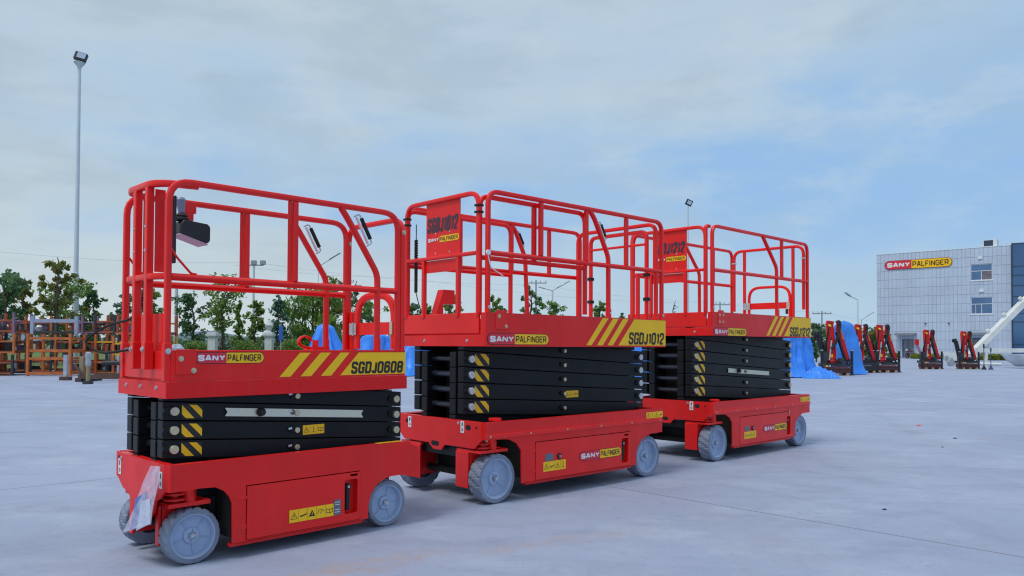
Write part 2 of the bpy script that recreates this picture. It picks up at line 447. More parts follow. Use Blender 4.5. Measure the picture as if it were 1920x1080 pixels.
def logo(name, x0, y0, w, h, frame, parent, split=.46, outline=True, d=.002, red=True, scale=1.0):
    """two-tone capsule with SANY and PALFINGER lettering"""
    b = B(); k = scale; r = h/2
    b.mi = 4
    if outline: b.plate(rr_xy(x0-.05*h, y0-.05*h, x0+w+.05*h, y0+1.05*h, r*1.05, 6), 0, lift(frame, d*k))
    cap = rr_xy(x0, y0, x0+w, y0+h, r*.98, 6); xs = x0 + w*split
    left = [p for p in cap if p[0] < xs]; right = [p for p in cap if p[0] >= xs]
    lp = sorted(left, key=lambda p: 0); # keep order; rebuild explicitly
    L_ = [(xs, y0+h)] + [p for p in cap if p[0] < xs] + [(xs, y0)]
    right_cap = [p for p in cap if p[0] >= xs]
    up = sorted([p for p in right_cap if p[1] >= y0+h/2], key=lambda p: -p[0]); dn = sorted([p for p in right_cap if p[1] < y0+h/2], key=lambda p: p[0])
    R_ = [(xs, y0)] + dn + up + [(xs, y0+h)]
    if red: b.mi = 0; b.plate(L_, 0, lift(frame, d*2*k))
    b.mi = 1; b.plate(R_, 0, lift(frame, d*2*k))
    b.mi = 2; text(b, 'SANY', x0 + w*.035, y0 + h*.2, w*(split-.055), h*.6, .30, frame, d*3*k, 0.0, .10)
    b.mi = 3; text(b, 'PALFINGER', xs + w*.015, y0 + h*.17, w*(1-split-.055), h*.66, .165, frame, d*3*k, 0.0, .14)
    return b.build(name, [LRED, YEL, WHT, INK, INK], parent, smooth=0)
def pictos(b, x0, y0, w, h, n, frame, off, kinds):
    """yellow warning strip filled with n small pictograms"""
    b.mi = 0; b.plate(rect(x0, y0, x0+w, y0+h), 0, lift(frame, off)); b.mi = 1; cw = w/n; F2 = lift(frame, off+.0012)
    for i, k in enumerate(kinds):
        cx = x0 + cw*(i+.5); cy = y0 + h*.5; s_ = min(cw, h)*.36
        if k == 't':
            ribbon(b, [(cx-s_, cy-s_*.8), (cx+s_, cy-s_*.8), (cx, cy+s_*.95), (cx-s_, cy-s_*.8)], s_*.16, F2, 0); ribbon(b, [(cx, cy-s_*.4), (cx, cy+s_*.3)], s_*.2, F2, .0003)
        elif k == 'T':
            b.plate([(cx-s_, cy-s_*.8), (cx+s_, cy-s_*.8), (cx, cy+s_*.95)], 0, F2); b.mi = 0; b.plate(rect(cx-s_*.1, cy-s_*.5, cx+s_*.1, cy+s_*.3), 0, lift(F2, .0006)); b.mi = 1
        elif k == 'm':
            b.plate([(cx-s_*1.1, cy-s_*.2), (cx+s_*.6, cy+s_*.1), (cx+s_*1.1, cy+s_*.5), (cx+s_*1.0, cy-s_*.1), (cx-s_*.8, cy-s_*.55)], 0, F2)
        elif k == 'b':
            ribbon(b, [(cx-s_, cy-s_*.5), (cx-s_, cy+s_*.5), (cx, cy+s_*.3), (cx+s_, cy+s_*.5), (cx+s_, cy-s_*.5), (cx, cy-s_*.7), (cx-s_, cy-s_*.5)], s_*.14, F2, 0); ribbon(b, [(cx, cy-s_*.7), (cx, cy+s_*.3)], s_*.12, F2, .0003)
        elif k == 'h':
            ribbon(b, [(cx-s_, cy-s_*.5), (cx-s_*.7, cy+s_*.6), (cx+s_*.5, cy+s_*.6), (cx+s_, cy)], s_*.14, F2, 0); ribbon(b, [(cx-s_*.3, cy-s_*.5), (cx+s_*.4, cy+s_*.1)], s_*.14, F2, .0003)
        elif k == 'i':
            ribbon(b, [(cx, cy+s_), (cx, cy-s_*.6)], s_*.18, F2, 0); b.plate(rect(cx-s_*.3, cy-s_, cx+s_*.3, cy-s_*.7), 0, lift(F2, .0004))
        if i: ribbon(b, [(x0+cw*i, y0+h*.06), (x0+cw*i, y0+h*.94)], h*.015, F2, .0002)

# ---------------------------------------------------------------- wheel, shared mesh per size
WHEEL = {}
def make_wheel(parent, name, u, vout, R, W, flip=False):
    """v = vout is the outer face; the wheel body runs to vout+W (or vout-W on the far side)"""
    key = (R, W)
    if key not in WHEEL:
        n = 144
        tp = [(R*.55, W), (R*.93, W), (R*.985, W*.95), (R, W*.86), (R, W*.62), (R, W*.36), (R, W*.14), (R*.985, W*.05), (R*.955, 0), (R*.80, 0)]
        sh = {2: 0, 3: 0, 4: 2, 5: 4, 6: 6, 7: 6}
        def mod(j, i):
            if j in sh:
                q = (i + sh[j]) % 8
                if q in (0, 1): return -R*.055
            return 0
        t = B().lathe(tp, (0, 0, 0), (0, 1, 0), n, mod).mesh('tyre', TREAD, 25)
        rp = [(R*.80, 0), (R*.755, .003), (R*.735, W*.10), (R*.70, W*.34), (R*.62, W*.38), (R*.30, W*.36), (R*.285, W*.26), (R*.27, W*.23), (R*.15, W*.23), (R*.14, W*.28), (0.001, W*.28)]
        rb = B().lathe(rp, (0, 0, 0), (0, 1, 0), 72)
        for a in (0.3, 1.6, 2.9, 4.3, 5.5):     # shallow ribs in the dish
            p = Vector((cos(a), 0, sin(a))); rb.bar(p*R*.31 + Vector((0, W*.375, 0)), p*R*.68 + Vector((0, W*.375, 0)), .004, .010, (0, 1, 0))
        rm = rb.mesh('rim', GREYW, 30)
        hb = B()
        hb.cyl((0, W*.27, 0), (0, W*.14, 0), R*.10, 6); hb.cyl((0, W*.14, 0), (0, W*.02, 0), R*.062, 12); hb.bar((-R*.13, W*.09, R*.02), (R*.13, W*.09, -R*.03), .006, .006)
        hb.mi = 1
        for a in (.9, 4.0): hb.cyl((cos(a)*R*.205, W*.232, sin(a)*R*.205), (cos(a)*R*.205, W*.222, sin(a)*R*.205), R*.02, 8)
        hm = hb.mesh('hub_nut', [STEEL, INK], 30)
        WHEEL[key] = (t, rm, hm)
    t, rm, hm = WHEEL[key]
    w = bpy.data.objects.new(name, t); C.objects.link(w); w.parent = parent; w.location = (u, vout, R)
    w.rotation_euler = (0, random.random()*6, pi if flip else 0)
    for nm, me in (('rim', rm), ('hub_nut', hm)):
        o = bpy.data.objects.new(nm, me); C.objects.link(o); o.parent = w
    return w

# ---------------------------------------------------------------- the scissor lifts
BOLT = {}
def bolt(name, parent, p, n, r=.011, h=.008, m=None, sides=6):
    m = m or ZINC; key = (r, h, m.name, sides)
    if key not in BOLT:
        BOLT[key] = B().cyl((0, 0, -.002), (0, 0, h), r, sides, r*.9).cyl((0, 0, -.002), (0, 0, h*.25), r*1.35, 16).mesh('bolt', m, 30)
    o = bpy.data.objects.new(name, BOLT[key]); C.objects.link(o); o.parent = parent; o.location = p
    o.rotation_euler = Vector(n).to_track_quat('Z', 'Y').to_euler(); return o

def scissor_pack(root, k):
    """stowed stack of crossed arms"""
    uc, half, ends, zc, pitch, n = k['uc'], k['half'], k['ends'], k['zc'], k['pitch'], k['n']
    vo0, vo1, vi0, vi1 = k['v']; W = k['vw']; H = k['armh']; d = pitch/2
    def arm(v0, v1, z, sgn, name, outer, i, nearside):
        b = B(); s = sgn*d/half            # slope: falls to the rear for outer arms
        def P(u, dz): return (u, z - s*(u-uc) + dz)
        pts = [P(uc-ends, -H/2), P(uc+ends, -H/2), P(uc+ends, H/2), P(uc-ends, H/2)]
        b.plate(pts, abs(v1-v0), near(min(v0, v1)))
        # end cap plates, slightly proud
        for e in (-1, 1):
            uu = uc + e*(ends+.002)
            b.plate([(-min(v0, v1)-.004, P(uu, -H/2+.004)[1]), (-max(v0, v1)+.012, P(uu, -H/2+.004)[1]), (-max(v0, v1)+.004, P(uu, H/2-.004)[1]), (-min(v0, v1)-.004, P(uu, H/2-.004)[1])], .006, front(uu) if e < 0 else rearp(uu))
        o = b.build(name, BLK, root, bevel=.004)
        if nearside and outer:
            fr = near(v0)
            for e in (-1, 0, 1):
                pz = P(uc + e*half, 0)
                if e == 0: 
                    q = B().cyl((pz[0], v0+.002, pz[1]), (pz[0], v0-.022, pz[1]), .017, 20).build('pivot_pin', ZINC, o, bevel=.002)
                    B().cyl((pz[0]-.03, v0+.002, pz[1]+.006), (pz[0]-.03, v0-.012, pz[1]+.006), .018, 14).build('pivot_collar', BLK, o)
                    if k['small']: B().bar((pz[0]-.055, v0-.008, pz[1]+.01), (pz[0]-.035, v0-.012, pz[1]+.016), .012, .012).build('grease_nipple', STEEL, o)
                else:
                    if (e == -1 and i == 0) or (e == 1 and i == n-1): continue
                    B().cyl((pz[0], v0+.002, pz[1]), (pz[0], v0-.028, pz[1]), k['pinr'], 24).build('pivot_pin', k['pinm'], o, bevel=.003)
                    B().cyl((pz[0]-.035, v0+.002, pz[1]+.004), (pz[0]-.035, v0-.010, pz[1]+.004), k['pinr']*.85, 18).build('pivot_collar', BLK, o)
            if i > 0:
                hb = B(); u0 = uc-half+k['hz'][0]; u1 = uc-half+k['hz'][1]; hh = k['hzh']; w = (u1-u0)
                def Q(fu, fz): u = u0+fu*w; return P(u, (fz-.5)*hh)
                hb.mi = 1; hb.plate([Q(0, 0), Q(1, 0), Q(1, 1), Q(0, 1)], 0, lift(fr, .0015))
                hb.mi = 0
                hb.plate([Q(0, .55), Q(.50, 0), Q(.12, 0), Q(0, .12)][::1] if False else [Q(0, .98), Q(.62, 0), Q(.20, 0), Q(0, .30)], 0, lift(fr, .003))
                hb.plate([Q(.36, 1), Q(.74, 1), Q(1, .62), Q(1, .06)], 0, lift(fr, .003))
                hb.build('hazard_sticker', [YEL, INK], o, smooth=0)
        return o
    for i in range(n):
        z = zc - pitch*i
        o = arm(vo0, vo1, z, 1, 'outer_arm', True, i, True); k.setdefault('arms', []).append(o)
        arm(vi0, vi1, z, -1, 'inner_arm', False, i, True)
        arm(W-vi1, W-vi0, z, -1, 'inner_arm', False, i, False)
        arm(W-vo1, W-vo0, z, 1, 'outer_arm', True, i, False)
        if i > 0:
            B().cyl((uc-half+.01, vi1-.01, z+d), (uc-half+.01, W-vi1+.01, z+d), k['tuber'], 18).build('cross_tube', k['tubem'], root)
        B().cyl((uc, vi1, z), (uc, W-vi1, z), k['tuber'], 14).build('cross_tube', BLK, root)
        if i < n-1: B().cyl((uc+half, vi1, z-d), (uc+half, W-vi1, z-d), k['tuber'], 14).build('cross_tube', BLK, root)
    # lift cylinder inside the pack
    B().cyl((uc-half*.5, W/2, zc-pitch*(n-1)+.02), (uc+half*.6, W/2, zc-pitch*.5), .045, 16).build('lift_cylinder', BLK, root)
    for q in range(3):
        yy = vi1 + .03 + q*.022; pts = []
        for i in range(n): z = zc - pitch*i; pts += [(uc-half+.03+.05*(i % 2), yy, z+.01), (uc-half+.10, yy, z-pitch*.45)]
        B().tube(fillet(pts, .04, 4), .007).build('hydraulic_hose', RUB, root)
    # added dark box between the arms, blocks daylight through the stowed pack
    B().box((uc-half+.12, vi1+.02, zc-pitch*(n-.2)), (uc+half-.12, W-vi1-.02, zc-.02)).build('daylight_blocker', DRK, root)

def lock_bar(o_arm, k, i, u0, u1, v0):
    uc, half, d = k['uc'], k['half'], k['pitch']/2; z = k['zc']-k['pitch']*i; s = d/half
    P = lambda u, dz: (u, z - s*(u-uc) + dz)
    h = .024; b = B()
    b.plate([P(u0, -h), P(u1, -h), P(u1-.015, 0), P(u1, h), P(u0, h), P(u0+.015, 0)], .006, near(v0-.012))
    ob = b.build('maintenance_bar', PLATE, o_arm, bevel=.001)
    q = P(u0+.215, .004); B().lathe([(.0, -.018), (.016, -.018), (.024, -.010), (.020, 0), (.028, .012), (.0, .012)], (q[0], v0-.028, q[1]), (0, 1, 0), 7).build('locking_knob', RUB, o_arm)
    return ob

def arch(uc_, z0, ztop, hw, flat=.35, k=7):
    """list of points from left foot to right foot of a wheel arch"""
    pts = []
    for i in range(k+1):
        a = pi/2*i/k; pts.append((uc_ - hw + hw*(1-flat)*(1-cos(a)), z0 + (ztop-z0)*sin(a)))
    return pts + [(2*uc_-x, z) for x, z in reversed(pts)]

def build_lift(k):
    m1 = k['kind'] == 'small'
    root = empty('scissor_lift', (k['X'], k['Y'], 0), k['T'])
    tag(root, k['label'], 'scissor lift', 'scissor lifts parked in a row on the concrete yard')
    W = k['W']; cn = k['cn']; cf = W - cn                         # near plate at v=cn, far plate at v=W-cn
    zt = k['zt']; uf, ur = k['uf'], k['ur']
    # ---- chassis
    b = B(); T_ = .012
    out = k['outline']; dr = k['door']
    hole = [rect(dr[0], dr[1], dr[2], dr[3])]
    b.plate(out, T_, near(cn), hole)
    b.plate(out, T_, far(cf), [rect(dr[0], dr[1], dr[2], dr[3])])
    b.plate(k['face'], T_, front(uf)); b.plate(k['rface'], T_, rearp(ur))
    # chamfered front corners
    ch = k['cham']
    for v0, v1 in ((cn, cn+ch), (cf, cf-ch)):
        p0, p1 = Vector((uf+.012, v0, 0)), Vector((uf, v1, 0))
        zb = k['zlow']
        e = p1-p0; nrm = Vector((-abs(e.y), e.x*0, 0)).normalized()
        vs = [(p0.x, p0.y, zb), (p1.x, p1.y, zb), (p1.x, p1.y, zt), (p0.x, p0.y, zt)]
        ins = .012
        vs2 = [(x+ins, y+(ins if v0 == cn else -ins), z) for x, y, z in vs]
        b.add(vs+vs2, [(0,1,2,3),(7,6,5,4),(0,4,5,1),(1,5,6,2),(2,6,7,3),(3,7,4,0)])
    # top flange
    for v0, s in ((cn, 1), (cf, -1)): b.box((uf+.03, v0+s*.0125, zt-.014), (ur-.14 if m1 else ur-.02, v0+s*.06, zt-.003))
    b.box((uf+.013, cn+ch, zt-.014), (uf+.05, cf-ch, zt-.003))
    ch_o = b.build('chassis', RED2, root, smooth=0)
    iw = k['iw']
    B().box((uf+.04, iw, .33), (ur-.04, W-iw, .40)).build('floor_pan', BLK, root, bevel=.004)
    ub = B(); ub.box((dr[0]-.07, cn+.05, k['zb']+.02), (dr[2]+.05, cf-.05, dr[3]+.05)); ub.box((uf+.20, iw, .16), (dr[0]-.075, W-iw, .325)); ub.box((dr[2]+.055, iw, .14), (ur-.10, W-iw, .325))
    ub.cyl((0, iw-.08, k['R']), (0, W-iw+.08, k['R']), .03, 12); ub.cyl((k['wb'], iw-.09, k['R']), (k['wb'], W-iw+.09, k['R']), .035, 12)
    ub.build('drive_housing', DRK, root, bevel=.006)
    fl = B(); fl.box((dr[0]-.08, cn+.02, k['zb']-.024), (dr[2]+.04, cn+.06, k['zb']-.006)); fl.box((dr[0]-.08, cf-.06, k['zb']-.024), (dr[2]+.04, cf-.02, k['zb']-.006))
    fl.build('pothole_guard', RED2, root, bevel=.003)
    # door
    g = .006; e = dr
    rc = k['recess']
    db = B(); db.plate(rect(e[0]+g, e[1]+g*.6, e[2]-g*.5, e[3]-g), .010, near(cn-.003), [rr_xy(*rc, .012), rr_xy(*k['slot'], .005)])
    do = db.build('battery_door', RED, root, smooth=0)
    rb = B(); rb.box((rc[0]-.004, cn+.045, rc[1]-.004), (rc[2]+.004, cn+.05, rc[3]+.004))
    for a, c in (((rc[0]-.006, rc[1]-.006), (rc[0]-.001, rc[3]+.006)), ((rc[2]+.001, rc[1]-.006), (rc[2]+.006, rc[3]+.006)), ((rc[0]-.006, rc[1]-.006), (rc[2]+.006, rc[1]-.001)), ((rc[0]-.006, rc[3]+.001), (rc[2]+.006, rc[3]+.006))):
        rb.box((a[0], cn+.0075, a[1]), (c[0], cn+.046, c[1]))
    rb.build('latch_pocket', RED, do)
    hx = (rc[0]+rc[2])/2 - (rc[2]-rc[0])*.18; hb = B(); hb.box((hx-.014, cn+.004, rc[1]+.02), (hx+.012, cn+.03, rc[3]-.025)); hb.cyl((hx, cn+.03, rc[3]-.045), (hx, cn-.002, rc[3]-.045), .018, 14)
    hb.build('door_handle', RUB, do, bevel=.003); bolt('lock_cylinder', do, (hx, cn-.002, rc[3]-.045), (0, -1, 0), .006, .003, STEEL)
    hg = B(); 
    for z in (e[1]+(e[3]-e[1])*.25, e[1]+(e[3]-e[1])*.78): hg.box((e[0]-.055, cn-.003, z-.010), (e[0]+.004, cn-.0005, z+.010))
    hg.build('hinge', RED2, root, bevel=.001)
    if m1:
        wb_ = B(); pictos(wb_, .531, .148, .298, .074, 5, near(cn-.003), .002, ['t', 'm', 'T', 'h', 'b']); wb_.build('warning_sticker', [YEL, INK], do, smooth=0)
        gl = B(); gl.plate(rect(.831, .149, .879, .243), 0, near(cn-.0055)); gl.mi = 1
        for z in (.165, .18, .21, .225): gl.plate(rect(.838, z, .872, z+.004), 0, near(cn-.0065))
        gl.build('data_label', [GLAB, WHT], do, smooth=0)
    else:
        gl = B(); gl.plate(rr_xy(.458, .278, .553, .335, .006), .006, near(cn-.006)); gl.build('charge_gauge', GLAB, do)
        kb = B(); kb.cyl((.62, cn, .306), (.62, cn-.014, .306), .024, 20); kb.mi = 1; kb.cyl((.62, cn-.014, .306), (.62, cn-.020, .306), .012, 14); kb.mi = 2; kb.box((.618, cn-.024, .292), (.622, cn-.020, .32)); kb.build('key_switch', [BLKP, STEEL, RED], do)
        wb_ = B(); pictos(wb_, .438, .198, .257, .077, 4, near(cn-.003), .002, ['t', 'm', 't', 'i']); wb_.build('warning_sticker', [YEL, INK], do, smooth=0)
        logo('logo_sticker', .862, .242, .534, .071, near(cn-.003), do, split=.48, d=.0012)
        s_ = B(); s_.box((uf+.006, cn-.010, .497), (ur-.006, cn-.0005, .530)); so = s_.build('rub_rail', RED, root, bevel=.003)
        for i in range(6): bolt('bolt', so, (uf+.05+i*(ur-uf-.1)/5, cn-.010, .514), (0, -1, 0), .006, .004)
        wb_ = B(); pictos(wb_, 1.757, .536, .247, .056, 4, near(cn), .002, ['t', 'i', 't', 'm']); wb_.build('warning_sticker', [YEL, INK], ch_o, smooth=0)
        lg = B(); lg.cyl((.02, cn+.10, zt-.002), (.02, cn+.10, zt+.018), .05, 20); lg.build('kingpin_cap', RED2, root, bevel=.003)
    if m1:
        ws = B(); ws.mi = 0; ws.plate(rect(1.16, cn+.004, ur-.15, cn+.05), 0, topp(zt+.0005)); ws.build('warning_sticker', [YEL], ch_o, smooth=0)
    # small tie-down labels and bolts on the front face
    for (v, z) in k['tags']:
        lb = B(); lb.plate(rect(-v-.022, z-.045, -v+.022, z+.045), 0, front(uf-.0015)); lb.mi = 1
        lb.plate(cyc(-v, z-.02, .011, 12), 0, front(uf-.003)); lb.plate(rect(-v-.006, z+.008, -v+.006, z+.034), 0, front(uf-.003)); lb.mi = 0; lb.plate(cyc(-v, z-.02, .006, 10), 0, front(uf-.004))
        lb.build('tie_down_label', [WHT, INKB], ch_o, smooth=0)
    for (v, z) in k['fbolts']: bolt('bolt', ch_o, (uf, v, z), (-1, 0, 0), .009, .008, STEEL)
    for (v0, z0, v1, z1) in k['fholes']:
        B().plate(rr_xy(-max(v0, v1), z0, -min(v0, v1), z1, min(abs(v1-v0), z1-z0)*.45, 4), 0, front(uf-.0012)).build('dark_hole_patch', DRK, ch_o, smooth=0)  # flat dark patch painted for the shade inside an opening
    # ---- wheels and knuckles
    R = k['R']; tw = k['tw']
    for u in (0, k['wb']):
        make_wheel(root, 'wheel', u, k['wv'], R, tw); make_wheel(root, 'wheel', u, W-k['wv']+k.get('wfar', 0), R, tw, True)
    for s, vv in ((1, 0), (-1, W)):
        kb = B(); S = lambda v: vv + s*v
        a = S(k['wv']+tw+.015); c = S(iw+.02 if not m1 else iw+.015)
        kp = k['kn']
        kb.box((-.02-R*.80, a, kp['z0']), (-R*.80-.006, c, kp['z1']-.02))                    # front plate of the knuckle
        kb.box((-R*.80, min(a, c)+.001 if s > 0 else max(a, c)-.013, kp['z0']), (R*.55, (min(a, c)+.013) if s > 0 else max(a, c)-.001, kp['z1']-.02))
        pl = [(-R*.86, S(k['wv']+.015)), (R*.66, S(k['wv']+.015)), (R*.70, S(k['wv']+.05)), (R*.60, c), (-R*.86, c)]
        kb.plate(pl, .022, topp(kp['z1']))
        ko = kb.build('steering_knuckle', RED, root, bevel=.003)
        B().cyl((.0, S(k['wv']+.06), kp['z1']-.002), (.0, S(k['wv']+.06), kp['z2']), .036, 20).build('kingpin', RED, ko)
        tb = B()
        for zz in (kp['z1']+.012, kp['z1']+.042): tb.cyl((-R*.48, S(k['wv']+.075), zz), (-R*.48, S(k['wv']+.075), zz+.012), .062, 24)
        tb.cyl((-R*.48, S(k['wv']+.075), kp['z1']-.005), (-R*.48, S(k['wv']+.075), kp['z1']+.062), .02, 12)
        tb.build('tie_rod_end', RED, ko, bevel=.002)
        bolt('bolt', ko, (-R*.48+.03, S(k['wv']+.06), kp['z1']+.060), (0, 0, 1), .012, .012, STEEL)
    B().cyl((-R*.48, .12, kp['z1']+.03), (-R*.48, W-.12, kp['z1']+.03), .014, 10).build('tie_rod', BLK, root)
    # ---- scissor pack
    scissor_pack(root, k)
    if m1:
        lock_bar(k['arms'][1], k, 1, .20, 1.135, k['v'][0])
        z = k['zc']-k['pitch']*2; yb = B(); pictos(yb, .70, z-.034, .15, .058, 3, near(k['v'][0]), .003, ['t', 'i', 'b']); yb.build('warning_sticker', [YEL, INK], k['arms'][2], smooth=0)
    elif k['model'] == 'SGDJ1012':
        z = k['zc']-k['pitch']*3; yb = B(); pictos(yb, .985, z-.036, .16, .058, 4, near(k['v'][0]), .003, ['t', 'i', 'm', 'b']); yb.build('warning_sticker', [YEL, INK], k['arms'][3], smooth=0)
    else:
        lock_bar(k['arms'][3], k, 3, .56, 1.50, k['v'][0])
    # ---- platform
    P = k['P']; z0, zl, z1 = P['z0'], P['zl'], P['z1']; pu0, pu1 = P['u0'], P['u1']; pv0, pv1 = P['v0'], P['v1']
    dk = B(); dk.box((pu0+.02, pv0+.02, zl-.012), (pu1-.02, pv1-.02, zl)); dk.build('platform_floor', RED2, root)
    fr_ = B()
    if m1:
        t = .01
        fr_.box((pu0, pv0, z0), (pu1, pv0+t, zl)); fr_.box((pu0, pv1-t, z0), (pu1, pv1, zl)); fr_.box((pu0, pv0+t, z0), (pu0+t, pv1-t, zl)); fr_.box((pu1-t, pv0+t, z0), (pu1, pv1-t, zl))
        fr_.box((pu0+t, pv0+t, zl-.028), (pu1-t, pv1-t, zl-.014))
        skirt = fr_.build('platform_skirt', TREADM, root, bevel=.002)
        for v in (.57, .35, .12): bolt('bolt', skirt, (pu0, v, (z0+zl)/2+.01), (-1, 0, 0), .010, .008, STEEL)
        sp = B(); sp.box((P['q0'], pv0+.004, zl+.002), (P['q1'], pv0+.024, z1)); sp.box((P['q0'], pv0+.004, z1), (P['q1'], pv0+.05, z1+.006))
        spo = sp.build('toe_board', RED2, root, bevel=.003)
        B().box((P['q0'], pv1-.024, zl+.002), (P['q1'], pv1-.004, z1)).build('toe_board', RED2, root, bevel=.003)
        B().box((pu0+.005, pv0+.06, zl+.012), (pu0+.022, pv1-.05, z1)).build('front_toe_board', RED, root, bevel=.004)
        bp = B(); bp.box((-.11, pv0-.004, 1.028), (-.004, pv0+.004, z1+.010)); bo = bp.build('bracket_plate', RED, root, bevel=.002)
        bolt('bolt', bo, (-.085, pv0-.004, 1.112), (0, -1, 0), .011, .008); bolt('bolt', bo, (-.016, pv0-.004, 1.048), (0, -1, 0), .011, .008)
        sv = pv0+.004; logo('logo_sticker', -.005, 1.086, .397, .058, near(sv), spo, split=.44, d=.0012)
        st = B(); F_ = near(sv); st.mi = 0
        for a, b_, c, d_ in ((.627, .699, .565, .494), (.767, .840, .704, .632), (.910, .976, .844, .771)): st.plate([(a, z1-.010), (d_, 1.0), (c, 1.0), (b_, z1-.010)], 0, lift(F_, .0015))
        st.plate([(1.044, z1-.010), (.909, 1.0), (P['q1'], 1.0), (P['q1'], z1-.010)], 0, lift(F_, .0015)); st.mi = 1
        text(st, 'SGDJ0608', .985, 1.006, .415, .080, .225, F_, .003, .13, .10)
        st.build('model_sticker', [YEL, INK], spo, smooth=0)
    else:
        t = .012; fz = P['fz']
        fr_.plate([(pu0, z0), (pu1, z0), (pu1, z1), (pu0, z1)], t, near(pv0)); fr_.plate([(pu0, z0), (pu1, z0), (pu1, z1), (pu0, z1)], t, far(pv1))
        fr_.box((pu0, pv0+t+.0005, z0), (pu0+t, pv1-t-.0005, fz)); fr_.box((pu1-t, pv0+t+.0005, z0), (pu1, pv1-t-.0005, z0+.09))
        fr_.box((pu0+.001, pv0+t+.0005, fz), (pu0+.04, pv0+.06, z1)); fr_.box((pu0+t, pv0+t+.0005, z1-.012), (pu1-.002, pv0+.05, z1-.001))
        spo = fr_.build('toe_board', RED2, root, bevel=.003)
        for v in (.72, .18): bolt('bolt', spo, (pu0, v, (z0+fz)/2), (-1, 0, 0), .010, .008, STEEL)
        B().box((pu0-.004, pv0+.075, fz+.012), (pu0+.014, pv1-.02, z1)).build('front_toe_board', RED, root, bevel=.004)
        dz = z1-1.436; sv = pv0
        bp = B(); bp.box((-.052, sv-.006, 1.31+dz), (.056, sv-.0005, z1+.02)); bo = bp.build('bracket_plate', RED, root, bevel=.002)
        if k['model'] == 'SGDJ1012':
            bolt('bolt', bo, (-.023, sv-.006, 1.411), (0, -1, 0), .011, .008); bolt('bolt', bo, (.048, sv-.006, 1.336), (0, -1, 0), .011, .008)
        else:
            for uu in (-.03, .04):
                for zz in (1.405, 1.335): bolt('bolt', bo, (uu, sv-.006, zz+dz), (0, -1, 0), .010, .010)
        lz = 1.199+dz*.96; logo('logo_sticker', -.134, lz, .643 if k['model'] == 'SGDJ1012' else .655, .078, near(sv), spo, split=.43, d=.0015)
        st = B(); F_ = near(sv); st.mi = 0; zt_, zb_ = z1-.008, z0+.014
        for a, b_, c, d_ in ((1.173, 1.250, 1.029, .962), (1.308, 1.387, 1.174, 1.097), (1.445, 1.524, 1.308, 1.235)): st.plate([(a, zt_), (d_, zb_), (c, zb_), (b_, zt_)], 0, lift(F_, .0015))
        st.plate([(1.604, zt_), (1.381, zb_), (pu1-.002, zb_), (pu1-.002, zt_)], 0, lift(F_, .0015)); st.mi = 1
        text(st, k['model'], 1.52, 1.202+dz, .53, .112, .21, F_, .003, .13, .10)
        st.build('model_sticker', [YEL, INK], spo, smooth=0)
    # ---- rails
    G = k['rails'](root, k)
    return root

# diamond tread skirt material
def tread_mat():
    m = mat('red_tread_plate', (0.80, 0.009, 0.010), 0.40, spec=.28, coat=.05, noise=(4, .1))
    nt = m.node_tree; N, L = nt.nodes, nt.links; p = N['Principled BSDF']; co = N.new('ShaderNodeTexCoord')
    sp = N.new('ShaderNodeSeparateXYZ'); L.new(co.outputs['Object'], sp.inputs[0])
    def M(op, a, b=None):
        n = N.new('ShaderNodeMath'); n.operation = op
        for i, s in enumerate((a, b)):
            if s is None: continue
            if isinstance(s, (int, float)): n.inputs[i].default_value = s
            else: L.new(s, n.inputs[i])
        return n.outputs[0]
    a = M('ADD', sp.outputs[0], sp.outputs[2]); c = M('SUBTRACT', sp.outputs[0], sp.outputs[2])
    h = M('MULTIPLY', M('GREATER_THAN', M('SINE', M('MULTIPLY', a, 150)), .72), M('GREATER_THAN', M('SINE', M('MULTIPLY', c, 75)), -.1))
    b = N.new('ShaderNodeBump'); b.inputs['Strength'].default_value = .5; b.inputs['Distance'].default_value = .002
    L.new(h, b.inputs['Height']); L.new(b.outputs[0], p.inputs['Normal']); return m
TREADM = tread_mat()
def dust(m, amt):
    nt = m.node_tree; N, L = nt.nodes, nt.links; p = N['Principled BSDF']; src = p.inputs['Base Color'].links[0].from_socket
    co = N.new('ShaderNodeTexCoord'); n = N.new('ShaderNodeTexNoise'); n.inputs['Scale'].default_value = 7; n.inputs['Detail'].default_value = 9; n.inputs['Roughness'].default_value = .72
    mp = N.new('ShaderNodeMapping'); mp.inputs['Scale'].default_value = (1, 1, .35); L.new(co.outputs['Object'], mp.inputs[0]); L.new(mp.outputs[0], n.inputs['Vector'])
    r = N.new('ShaderNodeMapRange'); r.inputs[1].default_value = .52; r.inputs[2].default_value = .80; r.inputs[4].default_value = amt; L.new(n.outputs[0], r.inputs[0])
    x = N.new('ShaderNodeMix'); x.data_type = 'RGBA'; L.new(r.outputs[0], x.inputs[0]); L.new(src, x.inputs[6]); x.inputs[7].default_value = (.55, .30, .28, 1); L.new(x.outputs[2], p.inputs['Base Color'])
for m_ in (RED2, RED, TREADM): dust(m_, .07)
dust(BLK, .02)

